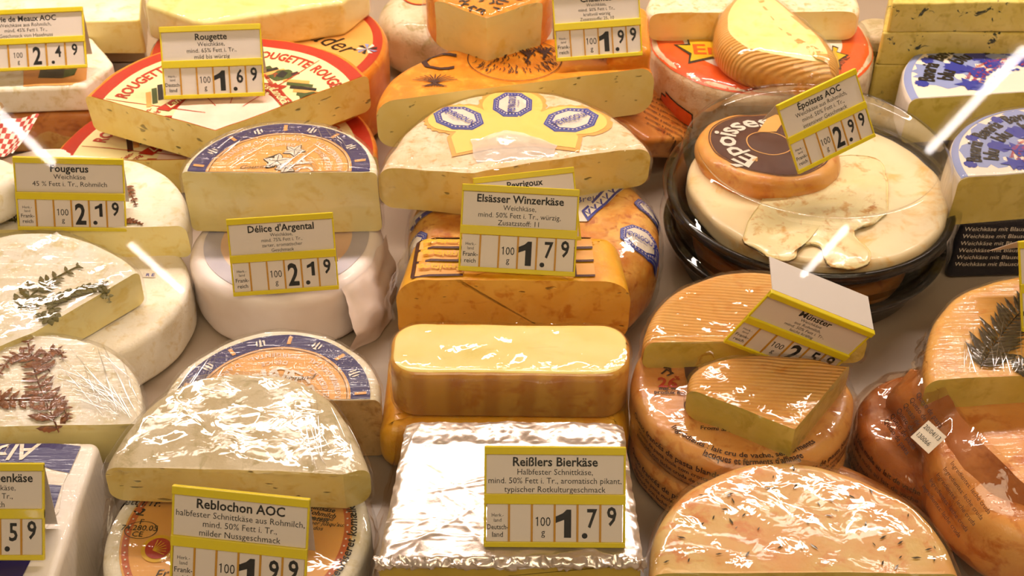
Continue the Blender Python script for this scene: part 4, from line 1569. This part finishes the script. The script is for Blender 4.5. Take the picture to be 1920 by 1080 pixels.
# side banner
zc = -.045
conform(ch, 'side_banner', [(radians(218) + u / R, zc + w) for u, w in ((-.024, .010), (-.016, .010), (-.017, .015), (.024, .006), (.026, -.010), (-.015, -.006), (-.016, -.013), (-.026, -.004))],
        [tuple(range(8))], p_dark, .0007, sub=3, side=c)
conform(ch, 'side_banner', [(radians(218) + u / R, zc + w) for u, w in ((-.0225, .0085), (-.0145, .0085), (-.0155, .0132), (.0228, .0048), (.0246, -.0085), (-.0138, -.0046), (-.0146, -.0112), (-.0242, -.0038))],
        [tuple(range(8))], p_oran, .0012, sub=3, side=c)
put_side(ch, 'Ermitage', .011, c, R, 218, zc - .004, p_red, .02)
wrap(ch, FILM, .004, .002, 24, 84)
f = Fr(1410, 14, .135)
ol = catmull([f.px(*q) for q in ((1212, 10), (1240, 30), (1330, 36), (1480, 34), (1590, 30), (1612, 4), (1560, -50), (1400, -70), (1260, -50))], 90)
cheese('cheese_half', 'pale film wrapped cheese half lying on the orange labelled wheel', f, ol, .032, peyr, paste_c, rr=.008, cuts=[(f.px(1190, 24), f.px(1640, 22))], seed=85)
f = Fr(1450, 40, .148, tx=4, ty=-4)
ol = catmull([f.px(*q) for q in ((1342, 60), (1346, 10), (1390, -34), (1436, -36), (1500, 10), (1556, 62), (1578, 100), (1562, 128), (1470, 116), (1390, 98))], 100)
ch = cheese('cheese_wedge', 'wedge with brown ridged rind and pale cut, resting aslant on the labelled round', f, ol, .042, munst, paste_c, rr=.024, rb=.012,
            seed=86, topcut=paste_c)
wrap(ch, FILM, .002, .0012, 34, 86)

# ------------------------------------------------------------------ blue cheeses at the right back
for i, (z, y, lab) in enumerate(((.089, 216, 'lowest slab of the blue veined stack behind the blue labels'),
                                 (.126, 125, 'middle slab of the blue veined stack behind the blue labels'),
                                 (.160, 62, 'topmost spotted slab of the blue veined stack'))):
    yy = (y,)[0]
    f = Fr(1850, (122, 62, 4)[i], z)
    ol = rrect([f.px((1640, 1655, 1672)[i], (122, 62, 4)[i]), f.px(2150, (122, 62, 4)[i]), f.px(2150, (60, 0, -50)[i] - 30), f.px((1660, 1672, 1690)[i], (60, 0, -50)[i] - 30)], .003)
    cheese('blue_cheese_slab', lab, f, ol, (.088, .0365, .0335)[i], blue_c, blue_c, rr=.0025, seed=90 + i, rough=.0008)
f = Fr(1648, 50, .10)
ch = wheel('small_blue_cheese', 'small foil lidded cheese with dark badge wedged before the spotted slabs', f, (0, 0), .026, .099, grey_rind, rr=.008, seed=94)
conform(ch, 'badge', [(radians(268) + u / .026, -.030 + w) for u, w in ((-.017, .014), (.017, .014), (.017, -.006), (0, -.016), (-.017, -.006))], [tuple(range(5))], p_navy, .0008, sub=3, side=(0, 0))
put_side(ch, 'CAMBOZOLA', .0085, (0, 0), .026, 268, -.028, p_wh, .02, xs=.7)


def bavaria(ch, c, R, angs):
    put_ring(ch, 'label_print', c, 0, R * .985, p_wh, k=16, n=110)
    rnd = random.Random(3)
    for a in angs:
        for da, rr_, s, mm, oo in ((0, .72, .20, p_sky, .0006), (-13, .64, .085, p_blu2, .0007), (14, .86, .05, p_blu2, .0008), (12, .46, .07, p_blu2, .0009)):
            t = radians(a + da)
            p = (c[0] + R * rr_ * cos(t), c[1] + R * rr_ * sin(t))
            V = [(p[0] + R * s * (1 + .22 * sin(3 * k + a)) * cos(k * pi / 12), p[1] + R * s * (1 + .22 * cos(2 * k + a)) * sin(k * pi / 12)) for k in range(24)]
            put_poly(ch, 'blue_cloud', V, mm, oo, 1)
        put_arc(ch, 'Bavaria', R * .17, c, R * .76, a, p_dark, .03, off=.0013, xs=.62)
        put_arc(ch, 'blu', R * .17, c, R * .62, a, p_dark, .03, off=.0013, xs=.8)
        for k in range(9):                       # little lozenge checks
            t = radians(a - 6 + (k % 3) * 7)
            rr_ = R * (.34 + .06 * (k // 3))
            p = (c[0] + rr_ * cos(t), c[1] + rr_ * sin(t))
            e = R * .022
            put_poly(ch, 'lozenge', [(p[0] - e, p[1]), (p[0], p[1] - e), (p[0] + e, p[1]), (p[0], p[1] + e)], p_blu2, .0012, 0)
        t = radians(a + 4)
        for k in range(3):
            rr_ = R * (.50 - k * .05)
            put_arc(ch, 'feiner Käse', R * .05, c, rr_, a - 12, p_red, .01, off=.0012)
        p = (c[0] + R * .50 * cos(radians(a + 10)), c[1] + R * .50 * sin(radians(a + 10)))
        V = [(p[0] + R * .12 * (1 if k % 2 else .45) * cos(k * pi / 5), p[1] + R * .10 * (1 if k % 2 else .45) * sin(k * pi / 5)) for k in range(10)]
        put_poly(ch, 'figure_print', V, p_blu2, .0012, 1)
    put_ring(ch, 'label_print', c, R * .93, R * .98, p_sky, k=2, n=110, off=.0006)


f, a, b, c, R = arcfr((1706, 186), (2180, 160), .102)
ch = wheel('blue_label_half', 'upper white cheese half with blue lettered label before the blue veined slabs', f, c, R, .050, pack_w, paste_g, rr=.008, cuts=[(a, b)], seed=96)
bavaria(ch, c, R, [158, 131, 104, 77, 50])
f, a, b, c, R = arcfr((1800, 334), (2240, 300), .120)
ch = wheel('blue_label_half', 'lower white cheese half with blue lettered label at the picture edge', f, c, R, .050, pack_w, paste_g, rr=.008, cuts=[(a, b)], seed=97)
bavaria(ch, c, R, [162, 134, 106, 78])
wrap(ch, FILM, .002, .0015, 34, 97)
f = Fr(1900, 400, .069)
ch = cheese('navy_box', 'dark navy cheese carton with fine print below the blue labels', f, rrect([f.px(1800, 412), f.px(2200, 400), f.px(2200, 340), f.px(1806, 350)], .006), .067,
            p_navy, p_navy, rr=.003, rough=0, cat='carton', rpart='carton_wall')
for k in range(6):
    vv, ff = text('Weichkäse mit Blauschimmel  70% Fett i. Tr.', .0065, .0, align='LEFT')
    o = link('lettering', pydata('lettering', [ch.T @ Vector((f.px(1812, 410).x + x, f.px(1812, 412).y - .0008, -.012 - k * .008 + y)) for x, y in vv], ff), p_wh, ch.root)

# ------------------------------------------------------------------ the plastic tubs
def tub(label, z0, hb, top, seed):
    o = P(1525, 364 + (20 if z0 < .02 else 0), z0 if z0 > .02 else 0)
    o = Vector((.272, .935, z0))
    r = root('cheese_tub', label, 'plastic tub', Matrix.Translation(o))
    v, q = lathe([(.0, .0), (.108, .0), (.112, .004), (.121, hb - .016), (.124, hb - .014), (.124, hb - .010), (.128, hb - .008), (.130, hb - .004), (.128, hb), (.124, hb - .001), (.119, hb - .010), (.110, .006), (0, .004)], 112)
    link('black_base', pydata('black_base', v, q, True), black_pl, r)
    pr = [(.133, hb - .006), (.134, hb + .002), (.131, hb + .005), (.126, hb + .005), (.1235, hb + .009), (.1195, top - .010), (.117, top - .003), (.113, top), (.110, top + .002), (.107, top), (.106, top - .003), (.100, top - .003), (0, top - .003)]
    v, q = lathe(pr, 112)
    link('clear_lid', pydata('clear_lid', v, q, True), LID, r)
    return r, o


t1, o1 = tub('lower black tub showing beneath the big clear lidded tub', .0, .042, .050, 1)
wheel('washed_cheese_round', 'brown cheese inside the lower black tub', Fr(1525, 380, .036), (.272 - P(1525, 380, .036).x, .935 - P(1525, 380, .036).y), .100, .030, brown_r, rr=.01, seed=100)
t2, o2 = tub('big round tub with black base and clear lid holding runny cheese', .054, .026, .071, 2)
# pale cheese disc filling the tub
f = Fr(1540, 350, .0)
f.M = Matrix.Translation((.272, .935, .086)); f.I = f.M.inverted()
cream_d = mat('cream_runny_disc', (246, 222, 172), (250, 230, 186), (238, 196, 122), scale=14, rough=0.4, bump=0.25, bscale=60, coat=0.5, wr=0.4)
disc = wheel('washed_cheese_half', 'wide cream coloured cheese disc under the clear lid', f, (0.005, -.003), .117, .022, cream_d, rr=.006, seed=101, rough=.0012)
gooey = mat('runny_wrinkled_paste', (244, 226, 168), (248, 234, 184), (222, 172, 100), scale=30, rough=0.3, bump=0.7, bscale=55, coat=0.8, wr=0.5,
            spots=((196, 130, 60), 34, 0.62, 0.70))
V = catmull([f.px(*q) for q in ((1392, 452), (1425, 478), (1452, 492), (1490, 490), (1500, 470), (1520, 462), (1540, 470), (1560, 500), (1610, 502), (1628, 482), (1600, 440),
                                (1645, 420), (1668, 392), (1660, 340), (1640, 300), (1560, 300), (1500, 330), (1430, 380))], 90)
g = cheese('runny_paste', 'wrinkled runny paste spilling from the cut cheese in the tub', f, V, .001, gooey, gooey, rr=.003, rb=.001, rough=.0016, freq=90, seed=103, dome=.002)
g.root.location.z += .0035
# the cut cheese with brown label
f = Fr(0, 0, .0)
f.M = Matrix.Translation((.205, .975, .105)) @ Euler((radians(-3), radians(3), 0)).to_matrix().to_4x4(); f.I = f.M.inverted()
c = Vector((0, 0))
c = (f.px(1302, 285) + f.px(1560, 250)) / 2
c = f.px(1442, 270)
R = (c - f.px(1308, 270)).length
ca, cb = f.px(1330, 440), f.px(1640, 300)
ch = wheel('washed_cheese_half', 'orange rinded cut cheese with brown lettered label under the lid', f, c, R, .026, ep_r, gooey, rr=.012,
           cuts=[(f.px(1340, 402), f.px(1540, 352)), (f.px(1520, 357), f.px(1640, 262))], seed=102, rough=.0014)
put_ring(ch, 'label_print', c, R * .26, R * .80, p_brown, k=8, n=100)
put_ring(ch, 'label_print', c, 0, R * .26, p_brown, k=4, n=60)
put_ring(ch, 'label_line', c, R * .30, R * .315, p_or, k=1, n=80, off=.0009)
put_ring(ch, 'label_line', c, R * .815, R * .83, p_brown, k=1, n=100, off=.0006)
put_arc(ch, 'Époisses', .0300, c, R * .47, 160, p_wh, .02, off=.0011, xs=.9)
put_text(ch, 'au', .010, f.px(1420, 300), 80, p_or, .01, .0011)
put_poly(ch, 'label_patch', [f.px(1420, 250), f.px(1445, 215), f.px(1475, 222), f.px(1455, 250)], p_or, .0013)

# ------------------------------------------------------------------ munster
f = Fr(1392, 728, .074)
c = Vector((0, 0))
low = wheel('ridged_cheese_round', 'orange round cheese printed with dark text under the two ridged pieces', f, c, .0835, .036, munst_w, rr=.010, seed=111, rough=.0012)
f2 = Fr(1392, 728, .0375)
f2.M = f.M @ Matrix.Translation((.001, -.001, -.0365)); f2.I = f2.M.inverted()
low2 = wheel('ridged_cheese_round', 'bottom orange cheese of the printed pair, resting on the counter', f2, c, .0835, .036, munst_w, rr=.010, seed=112, rough=.0012)
for w_, zb in ((low, -.013), (low2, -.013)):
    for k, (s, sz) in enumerate((('Queso francés de pasta blanda,', .0072), ('Queijo de pasta mole com crosta lavada', .0052), ('elaborado con leche cruda de vaca', .0052), ('Raw milk soft cheese, product of the Vosges', .0044))):
        put_side(w_, s, sz, c, .0835, 222 + (k % 2) * 5, zb - k * .0062, brown_ink, .015)
        put_side(w_, s, sz, c, .0835, 305 + (k % 2) * 5, zb - k * .0062, brown_ink, .015)
T = lambda x, y: f.px(x, y)
put_text(low, '26', .015, T(1252, 727), -3, p_red, .03, .001)
put_text(low, '%', .006, T(1270, 712), -3, p_red, .02, .001)
put_text(low, 'mat.gr./\nproduit fini', .0052, T(1255, 733), -3, brown_ink, .03, .001, lh=.85)
strokes(low, 'animal_print', [[T(1240, 702), T(1250, 694), T(1262, 700), T(1250, 705)], [T(1244, 690), T(1256, 692), T(1258, 702)], [T(1236, 684), T(1268, 684)], [T(1238, 679), T(1264, 679)]], .0022, brown_ink)
put_poly(low, 'label_print', [T(1282, 684), T(1310, 683), T(1308, 706), T(1290, 718), T(1285, 704)], p_brown, .001)
for r0, r1 in ((.0075, .0082), (.0045, .0062), (.0, .003)):
    put_ring(low, 'stamp_print', T(1303, 762), r0, r1, brown_ink, n=36, k=1, off=.001)
put_text(low, 'M', .016, T(1360, 802), -10, p_dark, .03, .001)
put_text(low, 'Fromi SAS - PLA 605 - RO', .0056, T(1392, 815), -9, brown_ink, .02, .001)
put_arc(low, 'Ingrédients : lait cru de vache, sel, ferments', .0066, c, .0720, 262, brown_ink, .02, True, off=.001)
put_arc(low, 'lactiques et ferments d\'affinage', .0060, c, .0775, 268, brown_ink, .02, True, off=.001)
wrap(low, FILM, .0035, .0025, 24, 111)
sheet(low.root, 'plastic_fold', [[(1560, 700, .074), (1590, 720, .07), (1604, 740, .06)], [(1540, 760, .074), (1585, 790, .06), (1600, 800, .045)],
                                 [(1500, 840, .072), (1560, 860, .05), (1590, 850, .02)]], BAG, .003, 80, 18, 18, 113)

f = Fr(1415, 600, .1005)
ol = catmull([f.px(*q) for q in ((1208, 645), (1212, 610), (1236, 568), (1275, 535), (1335, 512), (1400, 504), (1470, 510), (1540, 535), (1590, 568), (1618, 600), (1628, 640),
                                (1600, 690), (1420, 740), (1260, 700))], 128)
ch = cheese('ridged_cheese_half', 'ridged orange cheese half with the tilted tag standing on it', f, ol, .027, munst, paste_g, rr=.009,
            cuts=[(f.px(1190, 643), f.px(1640, 632))], seed=114)
wrap(ch, FILM, .0022, .0012, 38, 114)
f = Fr(1440, 720, .1015)
ol = catmull([f.px(*q) for q in ((1290, 720), (1300, 690), (1340, 670), (1420, 658), (1510, 664), (1560, 676), (1612, 690), (1600, 760), (1500, 850), (1400, 820), (1300, 755))], 120)
ch = cheese('ridged_cheese_wedge', 'small ridged orange wedge, point to the front, on the printed round', f, ol, .028, munst, paste_g, rr=.009,
            cuts=[(f.px(1276, 722), f.px(1492, 806)), (f.px(1490, 806), f.px(1592, 684))], seed=115)
wrap(ch, FILM, .0022, .0012, 38, 115)
sheet(ch.root, 'plastic_fold', [[(1300, 690, .09), (1308, 668, .098), (1332, 660, .10)], [(1312, 682, .085), (1322, 668, .094), (1345, 668, .10)]], BAG, .004, 120, 12, 8, 116)

# ------------------------------------------------------------------ herb cheese front right
f, a, b, c, R = arcfr((1222, 1076), (1808, 1074), .080)
ch = wheel('herb_cheese_half', 'large salmon coloured cheese half flecked with herbs at the front', f, c, R, .045, herb_r, paste_g, rr=.009,
           cuts=[(a, b)], seed=121, wob=.01, rough=.0014)
rnd = random.Random(12)
hm = fern_d
for k in range(46):
    t, rr_ = rnd.uniform(.05, pi - .05), R * sqrt(rnd.uniform(.02, .86))
    p = Vector((c.x + rr_ * cos(t), c.y + rr_ * sin(t)))
    an = rnd.uniform(0, pi)
    d = Vector((cos(an), sin(an))) * rnd.uniform(.0014, .0034)
    e = Vector((-d.y, d.x)) * .28
    put_poly(ch, 'herb_fleck', [p - d, p - d * .3 - e, p + d, p + d * .2 + e], hm, .0009, 0)
wrap(ch, FILM, .0026, .0020, 20, 121)
f = Fr(1510, 1040, .034)
cheese('wrapped_cheese', 'wrapped cheese under the herb flecked half', f, circle((0, -.005), .103, 90), .033, brown_r, brown_r, rr=.008, seed=122)

# ------------------------------------------------------------------ right: bagged wheels and fern half
f = Fr(1750, 770, .052)
ch = wheel('bagged_cheese_round', 'narrow orange cheese in a printed bag between the herb half and the stickered bag', f, f.px(1776, 800), .066, .051, brown_r, rr=.012, seed=131)
for k in range(5):
    put_side(ch, 'fromage à pâte molle au lait de vache', .0062, f.px(1776, 800), .066, 200, -.012 - k * .0085, brown_ink, .02)
wrap(ch, BAG, .004, .003, 24, 131)
f = Fr(1900, 850, .080, tx=3)
c = f.px(1990, 850)
R = (c - f.px(1745, 850)).length
ch = wheel('bagged_cheese_round', 'stickered large orange cheese in a creased clear bag under the fern half', f, c, R, .060, munst_w, rr=.018, seed=132, rough=.0018)
sh = sheet(ch.root, 'bag', [[(1706, 690, .080), (1752, 700, .098), (1790, 760, .094), (1860, 850, .092), (1935, 920, .090)],
                            [(1658, 755, .055), (1705, 760, .080), (1740, 830, .070), (1800, 930, .066), (1935, 1010, .060)],
                            [(1690, 800, .030), (1716, 870, .034), (1770, 980, .030), (1830, 1060, .024), (1935, 1110, .016)]], mat('amber_bag_side', (190, 116, 56), (208, 140, 78), (160, 88, 40), scale=14, rough=0.35, bump=0.3, bscale=100, coat=1, wr=1.0, croug=0.05),
           .0025, 45, 34, 26, 133)
sheet(ch.root, 'bag_sheet', [[(1706, 686, .088), (1756, 696, .104), (1796, 760, .100), (1866, 850, .098), (1940, 915, .096)],
                             [(1652, 750, .064), (1700, 755, .088), (1734, 828, .078), (1792, 930, .074), (1940, 1015, .068)],
                             [(1700, 880, .03), (1712, 930, .034), (1770, 1010, .030), (1830, 1080, .024), (1940, 1130, .016)]], BAG, .005, 40, 34, 26, 134)


def onsheet(px0, px1, z0, zd, s, sz, m, bold=.02, lines=1, lh=.012):
    """lettering on the slanting bag side along a line of two pixels"""
    A, B = P(px0[0], px0[1], z0), P(px1[0], px1[1], zd)
    u = (B - A).normalized()
    n = Vector((-.55, -.55, .63)).normalized()
    n = (n - u * n.dot(u)).normalized()
    v = n.cross(u)
    W = ch.root.matrix_world.inverted()
    for k in range(lines):
        vv, ff = text(s, sz, bold, align='LEFT')
        link('lettering', pydata('lettering', [W @ (A + u * x + v * (y - k * lh) + n * .004) for x, y in vv], ff), m, ch.root)


onsheet((1722, 744), (1762, 800), .100, .100, 'Queso de pasta', .0055, brown_ink, .01, 6, .006)
onsheet((1786, 872), (1858, 968), .082, .080, 'Ingredientes: leche cruda', .0046, brown_ink, .0, 5, .0064)
A, B, C_ = P(1741, 788, .104), P(1776, 820, .100), P(1734, 828, .096)
W = ch.root.matrix_world.inverted()
u = (B - A).normalized(); n = u.cross(C_ - A).normalized(); n = n if n.z > 0 else -n; v = n.cross(u)
st_ = [A + u * x + v * y for x, y in ((0, 0), (.0165, 0), (.0165, -.0175), (0, -.0175))]
o = link('sticker', pydata('sticker', [W @ p for p in st_] + [W @ (p - n * .0004) for p in st_], [(3, 2, 1, 0), (4, 5, 6, 7), (0, 1, 5, 4), (1, 2, 6, 5), (2, 3, 7, 6), (3, 0, 4, 7)]),
         plain('sticker_paper', (236, 222, 206), .5), ch.root)
for s, yy in (('20/04/13', -.0065), ('130066', -.0140)):
    vv, ff = text(s, .0052, .0, xs=.75, align='LEFT')
    link('lettering', pydata('lettering', [W @ (A + u * (x + .001) + v * (y + yy) + n * .0003) for x, y in vv], ff), M_INK, o if False else ch.root)

f = Fr(1840, 640, .111)
ol = catmull([f.px(*q) for q in ((1738, 700), (1742, 640), (1760, 585), (1800, 545), (1870, 518), (1960, 505), (2080, 520), (2180, 600), (2200, 700), (2100, 800), (1900, 820), (1760, 770))], 128)
ch = cheese('fern_cheese_half', 'shiny orange cheese half with dark fern and green-yellow cut', f, ol, .031, fern_r, paste_g, rr=.010,
            cuts=[(f.px(1720, 713), f.px(2200, 690))], seed=141)
frond(ch, [f.px(1838, 690), f.px(1862, 650), f.px(1900, 600), f.px(1945, 560)], .024, 20, fern_d, .0017, 46, 22, z=.0016, taper=.1, label='dark olive fern leaf')
frond(ch, [f.px(1905, 700), f.px(1930, 680), f.px(1960, 660)], .014, 6, fern_d, .0026, 60, 23, z=.0016)
wrap(ch, FILM_S, .0012, .0014, 30, 141)
fan(ch, (1880, 712), 60, 110, 20, 110, 26, 6, 90, w=.0005, off=.0024)
sheet(ch.root, 'plastic_fold', [[(1720, 640, .08), (1712, 680, .085), (1736, 720, .09), (1764, 760, .085)], [(1740, 620, .10), (1736, 670, .105), (1752, 715, .105), (1775, 765, .088)]],
      BAG, .005, 90, 20, 10, 142)

# ------------------------------------------------------------------ price tags
tag('price tag reading 2.49 at the upper edge over the brie', (-56, 137), (164, 127), (-66, 22), .094, 'Brie de Meaux AOC', ['Weichkäse aus Rohmilch,', 'mind. 45% Fett i. Tr.,', 'Geschmack von Haselnuss'],
    ('Frank-', 'reich'), '249', lean=35, yaw=4)
tag('price tag reading 1.69 on the red rimmed cheese', (308, 187), (497, 180), (293, 51), .105, 'Rougette', ['Weichkäse,', 'mind. 65% Fett i. Tr.,', 'mild bis würzig'], ('Deutsch-', 'land'), '169', lean=32, yaw=3)
tag('price tag reading 1.99 at the top beside the pointed wedge', (1043, 116), (1205, 104), (1032, -18), .140, 'Chaumes', ['Weichkäse,', 'mind. 50% Fett i. Tr.,', 'kraftvoll würzig', 'Zusatzstoffe: 25, 10'], ('Frank-', 'reich'), '199', lean=30, yaw=5)
tag('price tag reading 2.19 in front of the leaf scrap cheese', (34, 431), (238, 434), (24, 293), .086, 'Fougerus', ['Weichkäse', '45 % Fett i. Tr., Rohmilch'], ('Frank-', 'reich'), '219', lean=20, yaw=8, tsize=1.1, lsz=1.12)
tag('price tag reading 2.19 leaning on the paper wrapped wheel', (438, 556), (636, 542), (422, 411), .064, "Délice d'Argental", ['Weichkäse,', 'mind. 75% Fett i. Tr.,', 'zarter, aromatischer', 'Geschmack'], ('Frank-', 'reich'), '219', lean=30, yaw=5)
tag('partly hidden price tag behind the one reading 1.79', (902, 472), (1090, 450), (893, 333), .118, 'Peyrigoux', ['Weichkäse,', 'mind. 60% Fett i. Tr.,', 'mild-cremig'], ('Frank-', 'reich'), '189', lean=34, yaw=6)
tag('price tag reading 1.79 on the amber loaf', (859, 507), (1078, 519), (866, 344), .1175, 'Elsässer Winzerkäse', ['Weichkäse,', 'mind. 50% Fett i. Tr., würzig,', 'Zusatzstoff: 11'], ('Frank-', 'reich'), '179', lean=36, yaw=-3)
tag('tilted price tag reading 2.99 standing on the clear lid', (1497, 327), (1641, 256), (1452, 199), .1300, 'Époisses AOC', ['Weichkäse aus Rohmilch,', 'mind. 50% Fett i. Tr.,', 'intensiver Geschmack'], ('Frank-', 'reich'), '299', lean=28, yaw=22, flap=.035, flap_up=25)
tag('slanted price tag half hidden behind the small ridged wedge', (1356, 640), (1543, 712), (1448, 545), .109, 'Münster', ['Weichkäse', 'aus Rohmilch,', 'mind. 50% Fett i. Tr.,', 'leicht kräftig'], ('Frank-', 'reich'), '259', lean=-8.5, yaw=-6, flap=.034, flap_up=3)
tag('price tag reading 1.79 on the silver foil block', (907, 1025), (1172, 1027), (909, 836), .079, 'Reißlers Bierkäse', ['Halbfester Schnittkäse,', 'mind. 50% Fett i. Tr., aromatisch pikant,', 'typischer Rotkulturgeschmack'], ('Deutsch-', 'land'), '179', lean=38)
tag('price tag reading 1.99 at the bottom edge on the bagged wheel', (318, 1104), (572, 1132), (321, 908), .062, 'Reblochon AOC', ['halbfester Schnittkäse aus Rohmilch,', 'mind. 50% Fett i. Tr.,', 'milder Nussgeschmack'], ('Frank-', 'reich'), '199', lean=30, yaw=-6)
tag('cropped price tag ending in 59 on the blue-labelled block', (-160, 1050), (84, 1050), (-164, 868), .082, 'Bayerischer Alpenkäse', ['Halbfester Schnittkäse,', 'mind. 50% Fett i. Tr.,', 'mild-aromatisch'], ('Deutsch-', 'land'), '159', lean=38)
tag('sliver of a yellow framed tag with white flap on the fern half', (1916, 622), (2100, 600), (1913, 452), .118, 'Münster', ['Weichkäse'], ('Frank-', 'reich'), '199', lean=30, yaw=4, flap=.05, flap_up=15)

for stem_, grp in (('soft_cheese_half', 'fern decorated soft cheese halves'), ('ringed_cheese_half', 'blue ringed cheese halves'), ('blue_cheese_slab', 'stacked blue veined slabs'),
                   ('blue_label_half', 'blue lettered cheese halves'), ('ridged_cheese_round', 'printed orange cheese rounds'), ('cheese_tub', 'stacked black plastic tubs'),
                   ('bagged_cheese_round', 'bagged orange cheese rounds'), ('soft_cheese_round', 'plain soft cheese rounds')):
    for o in bpy.data.objects:
        if o.parent is None and o.name.split('.')[0] == stem_:
            o['group'] = grp
